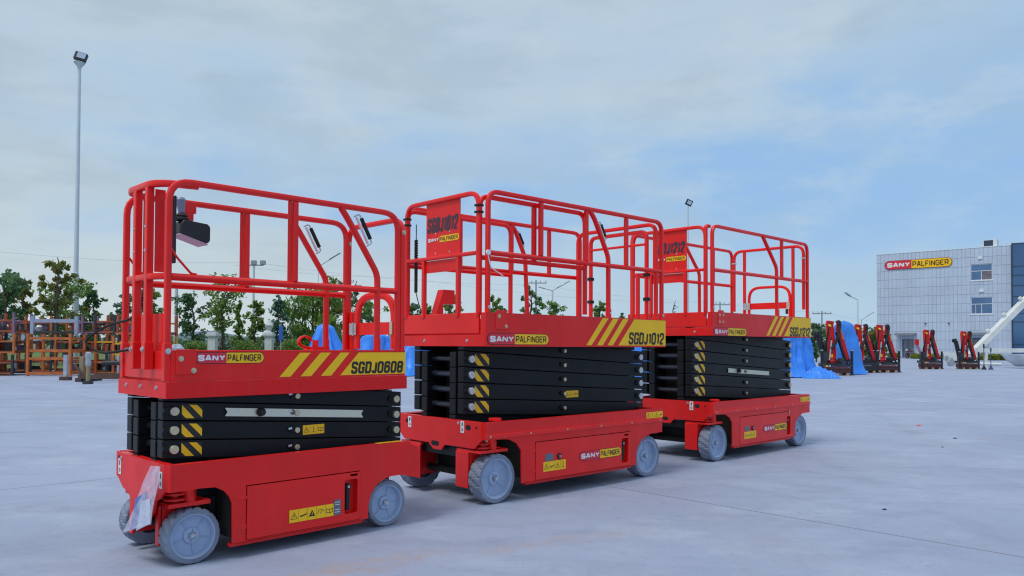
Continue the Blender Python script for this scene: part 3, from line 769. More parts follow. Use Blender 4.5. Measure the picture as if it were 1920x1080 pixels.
RP = rrect(.036, .036, .011, 2)
def rail(name, root, pts, r=.09, prof=None, ref=None, m=None, parent=None):
    return B().tube(fillet(pts, r), prof or RP, ref=ref).build(name, m or RED, parent or root)
def post(name, root, u, v, z0, z1, w=.034, d=.034, parent=None, m=None):
    return B().box((u-w/2, v-d/2, z0), (u+w/2, v+d/2, z1)).build(name, m or RED, parent or root, bevel=.006)
def handle(parent, u0, z0, u1, z1, v, off):
    """grab handle along a sloped tube: bracket plate + grip"""
    a, c = Vector((u0, v, z0)), Vector((u1, v, z1)); d = (c-a).normalized(); n = Vector((-d.z, 0, d.x)); n = n if n.x > 0 else -n
    b = B(); b.mi = 1; b.tube(fillet([a, a+n*off, c+n*off, c], .02, 4), .005)
    b.mi = 0; b.cyl(a+n*off+d*.03, c+n*off-d*.03, .013, 12)
    b.mi = 2; b.bar(a + d*.01 + n*.014, c - d*.01 + n*.014, .020, .008, n)
    return b.build('grab_handle', [RUB, STEEL, WHT], parent)

def rails_small(root, k):
    P = k['P']; z1 = P['z1']; zt = 2.072; zm = 1.552; W = k['W']; vn, vf = .030, .652
    for v, nm in ((vn, 'near'), (vf, 'far')):
        r = rail('side_guardrail', root, [(-.145, v, z1-.06), (-.145, v, zt), (1.372, v, zt), (1.372, v, z1-.09)], .12, ref=(0, 1, 0))
        rail('mid_rail', root, [(-.128, v, zm), (1.355, v, zm)], prof=rrect(.030, .036, .008), parent=r)
        post('upright', root, .604, v, zm+.016, zt-.018, parent=r); post('upright', root, .572, v+.004, zm+.016, zt-.018, .026, .010, parent=r)
        s = rail('entry_tube', root, [(.925, v, zt-.012), (.975, v, zt-.075), (1.208, v, 1.655), (1.208, v, z1)], .05, ref=(0, 1, 0), parent=r)
        handle(s, 1.025, 2.015, 1.125, 1.835, v, .045)
        B().box((-.165, v-.022, z1-.16), (-.125, v+.022, z1+.045)).build('post_socket', RED, r, bevel=.004)
        bolt('bolt', r, (-.145, v-.022, z1+.0), (0, -1, 0), .012, .010, STEEL)
        B().box((1.194, v-.021, z1), (1.226, v+.021, z1+.08)).build('post_socket', RED, r, bevel=.004)
        br = rail('brace', root, [(-.128, v, 1.70), (-.10, v, 1.66), (-.02, v, 1.575), (.01, v, 1.573)], .02, prof=rrect(.010, .012, .003), parent=r)
    # front bumper-shaped rails, bent back at both ends
    fr = rail('front_guardrail', root, [(-.02, .62, 2.062), (-.185, .52, 2.062), (-.185, .10, 2.062), (.02, .045, 2.062)], .10, prof=rrect(.040, .036, .008), ref=(0, 0, 1))
    rail('mid_rail', root, [(-.10, .58, 1.556), (-.185, .50, 1.556), (-.185, .13, 1.556), (-.12, .035, 1.556)], .05, prof=rrect(.036, .034, .006), ref=(0, 0, 1), parent=fr)
    for v in (.362, .192):
        post('post', root, -.185, v, z1-.10, 2.048, .040, .040, parent=fr)
        B().box((-.160, v-.016, 1.585), (-.105, v-.010, 2.040)).build('stiffener_plate', RED, fr, bevel=.001)
        for z in (1.83, 1.70): bolt('bolt', fr, (-.205, v, z), (-1, 0, 0), .007, .005, STEEL)
        B().box((-.210, v-.026, z1-.10), (-.160, v+.026, z1+.05)).build('post_socket', RED, fr, bevel=.004)
        bolt('bolt', fr, (-.210, v, z1+.01), (-1, 0, 0), .012, .010, STEEL)
    B().plate(rr_xy(-.50, z1, -.06, z1+.205, .03), .005, front(-.135)).build('bracket_plate', RED, root, bevel=.001)
    # rear frame with the arched swing gate
    ru = 1.405
    rf = rail('rear_guardrail', root, [(ru, .668, z1-.10), (ru, .668, 2.045), (ru, .024, 2.045), (ru, .024, z1-.10)], .11, ref=(1, 0, 0))
    bolt('bolt', rf, (ru, .006, 1.95), (0, -1, 0), .012, .010); bolt('bolt', rf, (ru, .686-.036, 1.93), (0, -1, 0), .010, .010)
    post('gate_post', root, ru, .612, z1, 1.43, .036, .036, parent=rf)
    gt = rail('entry_gate', root, [(ru-.01, .535, z1+.01), (ru-.01, .535, 1.535), (ru-.01, .095, 1.535), (ru-.01, .095, z1+.01)], .17, prof=rrect(.050, .030, .008), ref=(1, 0, 0))
    B().box((ru-.018, .115, 1.262), (ru-.008, .515, 1.348)).build('gate_plate', RED2, gt, bevel=.001)
    hb = B(); hb.box((ru-.036, .553, 1.262), (ru-.030, .600, 1.345)); hb.box((ru-.036, .515, 1.262), (ru-.030, .548, 1.345)); hb.cyl((ru-.036, .551, 1.255), (ru-.036, .551, 1.35), .007, 10)
    ho = hb.build('hinge', STEEL, gt, bevel=.001)
    B().box((ru-.034, .085, 1.262), (ru-.028, .118, 1.35)).build('latch', PLATE, gt, bevel=.001)
    # foot-hook on the floor
    hk = B(); pts = [(.925 + .042*cos(a)*1.1, .45, 1.212 + .034*sin(a)) for a in [radians(q) for q in range(10, 260, 20)]]
    hk.tube([(1.00, .45, 1.165)] + [(0.955, .45, 1.168)] + [(x, y, z) for x, y, z in pts[::-1]], rrect(.014, .03, .005), ref=(0, 1, 0)); hk.box((.955, .40, 1.155), (1.085, .52, 1.178)); hk.cyl((1.01, .46, 1.17), (1.01, .46, 1.222), .022, 12)
    hk.build('folding_hook', RED, root)
    # operator control box hung on the far rail
    cb = B(); cb.plate([(.068, 1.845), (.235, 1.797), (.252, 1.815), (.252, 1.90), (.235, 1.915), (.09, 1.928), (.068, 1.90)], .15, near(.40)); cbo = cb.build('control_box', BLKP, root, bevel=.012)
    B().plate([(.068, 1.838), (.236, 1.789), (.236, 1.7955), (.068, 1.8445)], .14, near(.405)).build('base_plate', mat('pale_pink_plate', (.55, .42, .50), .4), cbo)
    js = B(); js.lathe([(.040, 0), (.042, .012), (.030, .022), (.036, .030), (.022, .045), (.015, .05)], (.095, .45, 1.925), (0, 0, 1), 16); js.build('joystick_boot', RUB, cbo)
    js = B(); js.lathe([(.014, 0), (.020, .03), (.026, .07), (.030, .095), (.022, .108), (0.001, .110)], (.095, .45, 1.955), (-.10, 0, 1), 14); js.build('joystick_handle', mat('joystick_grey', (.20, .26, .38), .4), cbo)
    B().plate([(.11, 2.062), (.212, 2.056), (.212, 1.99), (.196, 1.985), (.196, 1.945), (.165, 1.93), (.11, 1.95)], .006, near(.52)).build('control_bracket', RED, root, bevel=.001)
    B().box((-.10, .070, 1.63), (-.085, .105, 2.0)).build('manual_box', BLKP, root, bevel=.006)
    # hoses looping out at the front
    B().tube(fillet([(-.10, .45, 1.56), (-.13, .50, 1.34), (-.22, .74, 1.30), (-.33, .82, 1.20), (-.25, .74, 1.13), (-.12, .50, 1.165)], .12, 8), .007).build('power_hose', RUB, root)
    n_ = 44; B().tube([(-.11+.010*cos(i*2.1), .47+.010*sin(i*2.1), 1.60-.0052*i) for i in range(n_)], .004).build('coiled_cable', RUB, root)

def rails_big(root, k):
    P = k['P']; z1 = P['z1']; big3 = k['model'] == 'SGDJ1212'
    zt = 2.353 if not big3 else 2.447; zm = 1.888 if not big3 else 1.988; vn, vf = 0.0, k['W']-.01
    uE = 2.056
    for v in (vn, vf):
        s_ = 1 if v == vn else -1
        zf = zt
        r = rail('side_guardrail', root, [(-.105, v, z1-.02), (-.105, v, zf), (uE, v, zt), (uE, v, z1-.05)], .10, ref=(0, 1, 0))
        rail('mid_rail', root, [(-.088, v, zm), (uE-.017, v, zm+.004)], prof=rrect(.030, .036, .008), parent=r)
        if big3: slope = [(.955, v, zt-.01), (1.275, v, zt-.34), (1.278, v, z1)]; ups = [1.40]
        else: slope = [(1.04, v, zt-.01), (1.10, v, zt-.07), (1.285, v, zt-.385), (1.288, v, z1)]; ups = [.455, .997, 1.531]
        if s_ < 0: ups = [1.60] if big3 else [1.09, 1.60]
        if s_ < 0 and not big3: slope = [(1.08, v, zt-.01), (1.13, v, zt-.05), (1.27, v, zt-.31), (1.305, v, z1)]
        sl_ = rail('entry_tube', root, slope, .05, ref=(0, 1, 0), parent=r)
        if not big3: a_, c_ = (1.14, 2.225), (1.225, 2.075); handle(sl_, a_[0], a_[1]+(.02 if s_ > 0 else .05), c_[0], c_[1]+(.02 if s_ > 0 else .05), v, .04)
        for u in ups: post('upright', root, u, v, zm+.018, zt-.018, parent=r)
        B().box((1.272, v-.021, z1-.001), (1.306, v+.021, z1+.075)).build('post_socket', RED, r, bevel=.003)
        # extension deck rails nested inside the main rails
        vi = v + s_*.048
        if not big3:
            ir = rail('extension_guardrail', root, [(-.147, vi, z1-.0), (-.147, vi, zt-.036), (1.035, vi, zt-.036), (1.035, vi, z1+.02)], .09, ref=(0, 1, 0))
            for u in (.425,): post('upright', root, u, vi, zm-.02, zt-.052, parent=ir)
            rail('mid_rail', root, [(-.13, vi, zm-.035), (1.02, vi, zm-.035)], prof=rrect(.028, .034, .008), parent=ir)
        else:
            ir = rail('extension_guardrail', root, [(-.150, vi, z1-.0), (-.150, vi, zt-.003), (-.08, vi, zt-.003)], .09, ref=(0, 1, 0))
    # front frame with the sign board
    fu = -.150; va, vb = .052, .978
    ff = rail('front_guardrail', root, [(fu, vb, z1-.02), (fu, vb, zt-.008), (fu, va, zt-.008), (fu, va, z1-.02)], .11, ref=(1, 0, 0))
    rail('mid_rail', root, [(fu, vb-.017, zm), (fu, va+.017, zm)], prof=rrect(.034, .030, .008), ref=(0, 0, 1), parent=ff)
    for v in (.735, .293): post('post', root, fu, v, z1-.03, zm-.014, parent=ff)
    sb = B(); sb.box((fu+.004, .281, zm+.016), (fu+.010, .716, zt-.02)); sb.box((fu+.004, .310, zm-.115), (fu+.010, .718, zm-.018)); so = sb.build('sign_board', RED2, root, bevel=.001)
    F_ = front(fu+.004); dz = zt-2.353; tx = B(); 
    text(tx, k['model'], -.706, 2.092+dz, .410, .124, .20, F_, .002, .13, .10); tx.build('model_lettering', [INKB], so, smooth=0)
    logo('logo_sticker', -.700, 2.010+dz, .412, .050, F_, so, split=.40, outline=False, d=.0012, red=False)
    for v in (.61, .43):
        for z in (2.085+dz, 1.925+dz): bolt('rivet', so, (fu+.004, v-.02, z), (-1, 0, 0), .006, .004, STEEL)
    if not big3:
        for v in (va, vb):
            for z in (2.235, 2.185): B().box((fu-.026, v-.026, z), (fu+.026, v+.026, z+.016)).build('rail_clip', RUB, ff, bevel=.002)
    # control box bracket at the far end of the front frame
    cb = B(); cb.plate([(.03, 2.30+dz), (.14, 2.30+dz), (.14, 2.09+dz), (.08, 2.12+dz), (.04, 2.15+dz)], .006, near(.83)); cb.build('control_bracket', RED, root, bevel=.001)
    B().box((.06, .66, 2.04+dz), (.16, .82, 2.16+dz)).build('control_box', BLKP, root, bevel=.01)
    if not big3:
        hx, hy = -.10, .918
        B().tube([(hx, hy, 2.20), (hx, hy, 2.10), (hx, hy, 2.06)], .004).build('cable', RUB, root)
        B().tube([(hx+.013*cos(i*1.9), hy+.013*sin(i*1.9), 2.07-.0019*i) for i in range(110)], .0045).build('coiled_cable', RUB, root)
        B().tube([(hx, hy, 1.87), (hx, hy, 1.63)], .014).build('cable_sleeve', RUB, root)
        B().tube(fillet([(hx, hy, 1.63), (hx+.02, hy-.02, 1.52), (hx+.10, hy+.02, 1.42)], .05), .004).build('cable', RUB, root)
        B().plate([(-.10, 1.66), (-.29+.12, 1.66), (-.22, 1.43), (-.02, 1.43), (-.02, 1.66)] if False else [(.02, 1.43), (.10, 1.66), (.22, 1.66), (.22, 1.54), (.10, 1.54), (.10, 1.43)], .08, near(.80)).build('tool_tray', RED2, root, bevel=.002)
        tb = B(); tb.tube(fillet([(-.125, .0-.02, 1.885), (-.105, -.025, 1.80), (-.09, -.026, 1.77), (.03, -.022, 1.72)], .03), .004); tb.cyl((-.125, -.022, 1.885), (-.125, -.036, 1.885), .02, 12)
        tb.build('lanyard_pin', WHT, root)
    # rear frame and gate
    ru = 2.0 if big3 else 2.0
    if big3:
        rf = rail('rear_guardrail', root, [(ru, .965, z1+.10), (ru, .965, zt-.015), (ru, .02, zt-.015), (ru, .02, z1+.10)], .11, ref=(1, 0, 0))
        for v in (.815, .155): post('post', root, ru, v, z1-.02, zt-.03, parent=rf)
        gt = rail('entry_gate', root, [(ru-.01, .745, z1), (ru-.01, .745, 1.945), (ru-.01, .19, 1.945), (ru-.01, .19, z1)], .15, prof=rrect(.034, .030, .008), ref=(1, 0, 0))
        B().box((ru-.018, .205, 1.668), (ru-.008, .73, 1.748)).build('gate_plate', RED2, gt, bevel=.001)
        hb = B(); hb.box((ru-.036, .765, 1.665), (ru-.030, .815, 1.75)); hb.box((ru-.036, .72, 1.665), (ru-.030, .758, 1.75)); hb.build('hinge', STEEL, gt)
        hb = B(); hb.box((ru-.036, .185, 1.665), (ru-.030, .225, 1.75)); hb.mi = 1; hb.box((ru-.04, .21, 1.60), (ru-.02, .235, 1.66)); hb.build('latch', [PLATE, RUB], gt)
        for v in (.965, .02): B().box((ru-.022, v-.022, 2.27), (ru+.022, v+.022, 2.285)).build('rail_clip', STEEL, rf)
    else:
        rf = rail('rear_guardrail', root, [(ru-.02, .985, z1-.02), (ru-.02, .985, zt-.02), (ru-.02, .008, zt-.02), (ru-.02, .008, z1-.02)], .10, ref=(1, 0, 0))
        rail('entry_frame', root, [(ru, .83, z1-.02), (ru, .83, zt-.075), (ru, .13, zt-.075), (ru, .13, z1-.02)], .07, ref=(1, 0, 0), parent=rf)
        rail('slide_bar', root, [(ru-.01, .83, 2.155), (ru-.01, .13, 2.155)], prof=rrect(.024, .024, .008), ref=(1, 0, 0), parent=rf)
        post('post', root, ru+.0, .235, z1-.02, zm, parent=rf)
        for z in (1.62, 1.85):
            for v in (.83, .13): B().box((ru-.024, v-.024, z), (ru+.024, v+.024, z+.03)).build('rail_clip', RUB, rf)
    # socket pins on the inner posts
    for u, v in ((-.105, 0), (1.288, 0), (uE, 0)): bolt('bolt', root, (u, v-.019, z1+.04), (0, -1, 0), .010, .008, STEEL)

SMALL = dict(kind='small', model='SGDJ0608', X=-1.718, Y=4.2224, T=.7894, label='smallest red scissor lift nearest the camera with plastic bag hanging at its front',
    W=.67, cn=-.066, zt=.556, uf=-.166, ur=1.506, cham=.050, zlow=.413, zb=.09,
    outline=[(-.154, .555), (-.154, .413), (-.06, .413), (.003, .417), (.088, .413), (.137, .387), (.167, .352), (.183, .312), (.189, .09), (1.084, .09), (1.087, .178), (1.107, .244), (1.147, .295), (1.205, .326), (1.258, .337), (1.338, .338), (1.494, .303), (1.494, .505), (1.44, .525), (1.40, .555)],
    face=[(-.684, .555), (.014, .555), (.014, .413), (-.04, .37), (-.10, .345), (-.12, .29), (-.23, .20), (-.42, .20), (-.43, .266), (-.496, .342), (-.587, .359), (-.684, .42)],
    rface=rect(-.70, .30, .03, .50),
    door=(.265, .095, 1.022, .401), recess=(.908, .143, 1.004, .354), slot=(.948, .372, 1.004, .386),
    tags=[(.64, .475), (.03, .47)], fbolts=[(.62, .525), (.10, .5)], fholes=[(.645, .51, .665, .54)],
    R=.151, tw=.105, wfar=.035, wv=0.0, wb=1.2788, iw=.15, kn=dict(z0=.10, z1=.335, z2=.412),
    uc=.655, half=.74, ends=.793, zc=.878, pitch=.1035, n=4, v=(.082, .160, .180, .258), vw=.70, armh=.098, small=True, pinr=.024, pinm=ZINC, hz=(.045, .158), hzh=.074, tuber=.020, tubem=BLK,
    P=dict(u0=-.1605, u1=1.4293, v0=-.008, v1=.7065, z0=.8994, zl=.988, z1=1.152, q0=-.132, q1=1.418), rails=rails_small)
BIGC = dict(kind='big', W=1.04, cn=-.050, zt=.621, uf=-.170, ur=2.007, cham=.040, zlow=.49, zb=.136,
    outline=[(-.158, .621), (-.158, .492), (.021, .487), (.077, .481), (.154, .446), (.2, .388), (.209, .136), (1.616, .136), (1.618, .237), (1.644, .306), (1.715, .364), (1.813, .396), (2.0, .40), (2.0, .617)],
    face=[(-1.05, .621), (.01, .621), (.01, .487), (-.069, .418), (-.424, .418), (-.472, .371), (-.57, .371), (-.64, .418), (-.97, .418), (-1.05, .487)],
    rface=rect(-1.03, .40, .03, .615),
    door=(.352, .140, 1.531, .441), recess=(1.410, .172, 1.502, .385), slot=(1.445, .405, 1.505, .420),
    fbolts=[(.255, .598), (.87, .59)], tags=[(.208, .572), (.892, .562)], fholes=[(.110, .553, .167, .592), (.915, .553, .95, .585), (.035, .567, .055, .587), (.498, .400, .598, .437)],
    R=.187, tw=.125, wv=0.0, wb=1.841, iw=.27, kn=dict(z0=.115, z1=.405, z2=.488),
    uc=.960, half=1.045, ends=1.105, pitch=.1222, v=(.222, .300, .322, .400), vw=1.09, armh=.116, small=False, pinr=.029, hz=(.045, .190), hzh=.092, tuber=.024)
def bigp(z0, z1, fz): return dict(u0=-.152, u1=2.0726, v0=-.034, v1=1.05, z0=z0, zl=z0+.08, z1=z1, fz=fz)
MID = dict(BIGC, model='SGDJ1012', X=-.1068, Y=5.8692, T=.748, label='middle red scissor lift with the SGDJ1012 sign board, between the small and the tallest one', zc=1.147, n=5, pinm=STEEL, tubem=TUBE,
    P=bigp(1.183, 1.438, 1.27), rails=rails_big)
TALL = dict(BIGC, model='SGDJ1212', X=2.1442, Y=8.0869, T=.7676, label='farthest red scissor lift, marked SGDJ1212 on yellow, with the tallest folded arm stack', zc=1.272, n=6, pinm=ZINC, tubem=TUBE, pitch=.1225,
    P=bigp(1.303, 1.549, 1.385), rails=rails_big)
import copy

# ================================================================ structure: ground
def plane(name, x0, y0, x1, y1, z, m, label=None):
    b = B(); b.add([(x0, y0, z), (x1, y0, z), (x1, y1, z), (x0, y1, z)], [(0, 1, 2, 3)])
    o = b.build(name, m, smooth=0); tag(o, label, kind='structure'); return o
plane('ground', -3000, -60, 3000, 4000, -.06, mat('far_field', (0.13, 0.15, 0.12), .9, noise=(.02, .3)), 'flat open land beyond the yard')
random.seed(4)
ang = atan2(4.44-6.79, 2.92-.66)                      # direction of the joint that runs past the lifts
ex_ = Vector((cos(ang), sin(ang))); ey_ = Vector((-ex_.y, ex_.x)); org = Vector((.66, 6.79))
yard = plane('concrete_yard', -60, -12, 90, 96, -.018, mat('joint_fill', (0.19, 0.20, 0.26), .9), 'pale concrete yard')
SL, SW, gap_ = 5.0, 6.5, .0035
slab_me = None
def slab_mesh(w, l):
    b = B(); c = .006; b.add([(gap_, gap_, -.017), (w-gap_, gap_, -.017), (w-gap_, l-gap_, -.017), (gap_, l-gap_, -.017), (gap_, gap_, -.004), (w-gap_, gap_, -.004), (w-gap_, l-gap_, -.004), (gap_, l-gap_, -.004),
        (gap_+c, gap_+c, 0), (w-gap_-c, gap_+c, 0), (w-gap_-c, l-gap_-c, 0), (gap_+c, l-gap_-c, 0)],
        [(0,1,5,4),(1,2,6,5),(2,3,7,6),(3,0,4,7),(4,5,9,8),(5,6,10,9),(6,7,11,10),(7,4,8,11),(8,9,10,11)])
    b.m = [1]*8 + [0]
    return b.mesh('concrete_slab', [CONC, MATS['joint_fill']], 0)
slab_me = slab_mesh(SL*2.4, SW)
for j in range(-3, 14):
    for i in range(-6, 12):
        p = org + ex_*(i*SL*2.4 - 3.0) + ey_*(j*SW)
        cen = p + ex_*SL*1.2 + ey_*SW/2
        if cen.y < -9 or cen.y > 88 or abs(cen.x) > 14 + cen.y*.85: continue
        if cen.x < -8 and cen.y > 40: continue
        o = bpy.data.objects.new('concrete_slab', slab_me); C.objects.link(o); o.parent = yard
        o.location = (p.x, p.y, -.0006*random.random()); o.rotation_euler = (0, 0, ang)
GRASS = mat('grass', (0.075, 0.125, 0.025), .9, noise=(.6, .5, (0.12, 0.16, 0.03)), bump=(8, .6, .05))
verge = B(); verge.add([(-200, 36, .05), (-9, 36, .05), (14, 50, .05), (14, 140, .05), (-200, 140, .05), (-200, 36, -.05), (-9, 36, -.05), (14, 50, -.05)], [(0, 1, 2, 3, 4), (5, 6, 1, 0), (6, 7, 2, 1)])
tag(verge.build('grass_verge', GRASS, smooth=0), 'green grass verge behind the storage racks', kind='structure')
# loose debris on the slab
for (x, y, s, m, lab) in ((6.21, 11.86, .05, RED, 'small red scrap lying on the concrete right of the lifts'), (5.82, 10.21, .04, DRK, 'small dark stone on the open concrete, farthest of the specks'), (2.74, 5.72, .028, DRK, 'small dark stone on the concrete near the long joint'), (5.15, 9.3, .03, DRK, 'small dark stone on the open concrete, nearer of two specks')):
    b = B(); vs = []
    for i in range(8): a = i*pi/4; r = s*(.5+.5*random.random()); vs.append((x+r*cos(a), y+r*sin(a)*.7, .002))
    vs.append((x, y, s*.35)); b.add(vs, [(i, (i+1) % 8, 8) for i in range(8)])
    tag(b.build('debris', m), lab, 'debris')
hb = B(); random.seed(8); N_ = 90; y0 = 1500
hs = []
for i in range(N_+1):
    x = -1400 + i*1700/N_; h = 22*(1-abs(i/N_-.5)*1.1) + 5*sin(i*.35) + 3*sin(i*.9+1); hs += [(x, y0, -1), (x, y0+40, max(2, h)), (x, y0+260, -1)]
hb.add(hs, [f for i in range(N_) for f in ((3*i, 3*i+3, 3*i+4, 3*i+1), (3*i+1, 3*i+4, 3*i+5, 3*i+2))])
tag(hb.build('hills', mat('haze_tinted_hill', (0.17, 0.22, 0.29), 1.0, spec=0, noise=(.01, .2))), 'low hills tinted haze blue on the horizon', kind='structure')  # distance haze is put into the hill colour as a blue tint

def pxz(px, py, Y):
    """world X and Z of something seen at (px,py) in the 1920-wide photograph when it stands Y metres away"""
    A = px-960; Bv = py-(648.17-FOC*math.tan(PITCH)); a = (A+Bv*ROLL)/FOC; b = (Bv-A*ROLL)/FOC
    cp, sp = cos(PITCH), sin(PITCH); d = (a, cp+b*sp, sp-b*cp); t = Y/d[1]
    return a*t, CAM_H + d[2]*t

# ================================================================ building
def building():
    WALL = mat('facade_panel', (0.50, 0.58, 0.71), .45, spec=.4, noise=(.35, .10)); JN = mat('facade_joint', (0.42, 0.49, 0.62), .7)
    FRM = mat('white_frame', (.72, .74, .78), .4); GLS = mat('window_glass', (.06, .13, .27), .06, spec=.9, metal=.3, noise=(.25, .5, (.10, .22, .42))); DGL = mat('curtain_glass', (.035, .10, .24), .05, spec=.9, metal=.35, noise=(.12, .5, (.06, .15, .32)))
    MUL = mat('mullion_dark', (.03, .05, .09), .4); CAN = mat('canopy_grey', (.22, .23, .27), .5)
    rz = atan2(-.6774, .7356); root = empty('office_building', (43.7, 92.8, 0), rz)
    tag(root, 'pale three-storey office building with a red and yellow capsule sign and blue glass corner', 'building')
    Lw, H, D = 13.72, 12.25, 18.0
    nt = WALL.node_tree; g_ = nt.nodes.new('ShaderNodeNewGeometry'); hs_ = nt.nodes.new('ShaderNodeHueSaturation'); mr0 = nt.nodes.new('ShaderNodeMapRange'); mr0.inputs[3].default_value = .96; mr0.inputs[4].default_value = 1.03
    src_ = nt.nodes['Principled BSDF'].inputs['Base Color'].links[0].from_socket
    nt.links.new(g_.outputs['Random Per Island'], mr0.inputs[0]); nt.links.new(mr0.outputs[0], hs_.inputs['Value']); nt.links.new(src_, hs_.inputs['Color']); nt.links.new(hs_.outputs[0], nt.nodes['Principled BSDF'].inputs['Base Color'])
    wb = B(); holes = [rect(9.87, 8.66, 11.97, 10.43), rect(9.87, 4.93, 11.97, 6.76), rect(2.76, 0.0+.02, 3.98, 2.2), rect(9.95, .02, 11.2, 2.3)]
    wb.plate(rect(0, 0, Lw, H), .25, near(0), holes); wb.box((0, .2501, 0), (.25, D, H)); wb.box((0, D, 0), (Lw+9, D+.25, H)); wb.box((.251, .2502, H-.35), (Lw-.01, D-.01, H-.2))
    wb.build('wall', JN, root, smooth=0)
    # cladding panels, each proud of the joint grid
    nx, nz = 32, 12; cw = Lw/nx; zs = [0.0]; 
    chh = (H-.0)/nz; pb = B(); gp = .018
    def blocked(x0, x1, z0, z1): return any(x1 > h[0][0]-.02 and x0 < h[1][0]+.02 and z1 > h[0][1]-.02 and z0 < h[2][1]+.02 for h in holes)
    for j in range(nz):
        for i in range(nx):
            x0, x1, z0, z1 = i*cw+gp, (i+1)*cw-gp, j*chh+gp, (j+1)*chh-gp
            # trim panels that meet an opening
            segs = [(x0, x1, z0, z1)]
            for h in holes:
                hx0, hz0, hx1, hz1 = h[0][0]-.03, h[0][1]-.03, h[1][0]+.03, h[2][1]+.03; ns = []
                for a, b_, c, d_ in segs:
                    if b_ <= hx0 or a >= hx1 or d_ <= hz0 or c >= hz1: ns.append((a, b_, c, d_)); continue
                    if a < hx0: ns.append((a, hx0, c, d_))
                    if b_ > hx1: ns.append((hx1, b_, c, d_))
                    m0, m1_ = max(a, hx0), min(b_, hx1)
                    if c < hz0: ns.append((m0, m1_, c, hz0))
                    if d_ > hz1: ns.append((m0, m1_, hz1, d_))
                segs = ns
            for a, b_, c, d_ in segs:
                if b_-a > .03 and d_-c > .03: pb.box((a, -.03-random.random()*.004, c), (b_, -.001, d_))
    for j in range(nz):
        for i in range(int(D/.5)): pb.box((-.03, .02+i*.5, j*chh+gp), (-.001, .5+i*.5-.02, (j+1)*chh-gp))
    tag(pb.build('cladding_panel', WALL, root, smooth=0), kind='stuff')
    B().box((-.06, -.06, H), (Lw, .3, H+.07)).build('parapet_cap', FRM, root)
    for wi, (z0, z1) in enumerate(((8.66, 10.43), (4.93, 6.76))):
        x0, x1 = 9.87, 11.97; zc = z1-(z1-z0)*.42 if wi == 0 else z1-(z1-z0)*.40; xm = (x0+x1)/2
        f = B(); t = .06
        for a, c in (((x0, z0), (x1, z0+t)), ((x0, z1-t), (x1, z1)), ((x0, z0+t), (x0+t, z1-t)), ((x1-t, z0+t), (x1, z1-t)), ((x0+t, zc-t/2), (x1-t, zc+t/2)), ((xm-t/2, z0+t), (xm+t/2, zc-t/2))): f.box((a[0], .03, a[1]), (c[0], .11, c[1]))
        if wi: f.box((x0+.45, .03, z0+t), (x0+.49, .11, zc-t/2))
        fo = f.build('window', FRM, root)
        B().box((x0-.08, -.08, z0-.10), (x1+.08, .04, z0-.001)).build('sill', FRM, fo)
        B().box((x0+t, .06, zc+t/2), (x1-t, .075, z1-t)).build('pane', GLS, fo); B().box((x0+t, .06, z0+t), (xm-t/2, .075, zc-t/2)).build('pane', GLS, fo)
        if wi == 0:
            o = B().box((xm+t/2, .06, z0+t), (x1-t, .075, zc-t/2)).build('blind', mat('window_blind', (.14, .12, .15), .6), fo)
            b = B(); [b.box((xm+t/2, .045, z0+.1+.13*i), (x1-t, .055, z0+.14+.13*i)) for i in range(7)]; b.build('blind_slats', mat('blind_slat', (.30, .27, .30), .6), fo)
        else: B().box((xm+t/2, .06, z0+t), (x1-t, .075, zc-t/2)).build('pane', GLS, fo)
    for (x0, x1) in ((2.76, 3.98), (9.95, 11.2)):
        d = B(); d.box((x0+.04, .12, .02), (x1-.04, .16, 2.14)); do = d.build('door', mat('door_grey', (.17, .20, .26), .4), root)
        b = B(); [b.box((x, .10, .02), (x+.05, .12, 2.14)) for x in (x0+.04, (x0+x1)/2-.025, x1-.09)]; b.box((x0+.1, .10, .9), (x1-.1, .12, .97)); b.build('door_frame', MUL, do)
        c = B(); c.box((x0-.55, -1.0, 2.72), (x1+.35, -.032, 2.86)); c.box((x0-.55, -1.0, 2.60), (x1+.35, -.92, 2.719)); c.build('canopy', CAN, root)
    # glass corner
    g = B(); g.box((Lw+.12, -.30, .0), (Lw+9, -.22, H+.2)); g.box((Lw+.12, -.2199, .0), (Lw+.2, .30, H+.2)); g.build('curtain_wall', DGL, root)
    m = B(); 
    for z in (.02, 1.6, 4.0, 4.9, 6.7, 7.9, 9.0, 9.95, H+.14): m.box((Lw+.10, -.36, z-.03), (Lw+9, -.301, z+.03))
    for x in (Lw+.10, Lw+1.9, Lw+3.7, Lw+5.5): m.box((x, -.37, 0), (x+.09, -.3011, H+.22))
    m.build('mullion', MUL, root)
    # rooftop units
    b = B(); b.box((11.05, .3, H+.08), (12.35, 1.4, H+.85)); b.mi = 1; b.box((11.12, .28, H+.16), (12.0, .299, H+.78)); b.build('rooftop_unit', [FRM, MUL], root)
    b = B(); [b.cyl((12.6+i*.5, 1, H+.08), (12.6+i*.5, 1, H+.45), .03, 6) for i in range(4)]; b.cyl((12.55, 1, H+.45), (14.1, 1, H+.45), .03, 6); b.build('roof_railing', FRM, root)
    for x, z in ((10.6, 11.0), (10.7, 7.35)): B().box((x, -.14, z), (x+.45, -.031, z+.3)).build('wall_vent', FRM, root)
    for x in (5.2, 7.6, 12.7): B().box((x, -.18, 3.9), (x+.16, -.031, 4.02)).build('wall_lamp', MUL, root)
    # sign
    sg = B(); x0, x1, z0, z1 = .95, 8.02, 10.42, 11.38
    sg.plate(rr_xy(x0-.05, z0-.05, x1+.05, z1+.05, .5, 8), .12, near(-.10)); so = sg.build('sign', mat('sign_edge', (.25, .05, .08), .4), root)
    logo('sign_lettering', x0, z0, x1-x0, z1-z0, near(-.10), so, split=.41, outline=False, d=.012)
    return root
building()

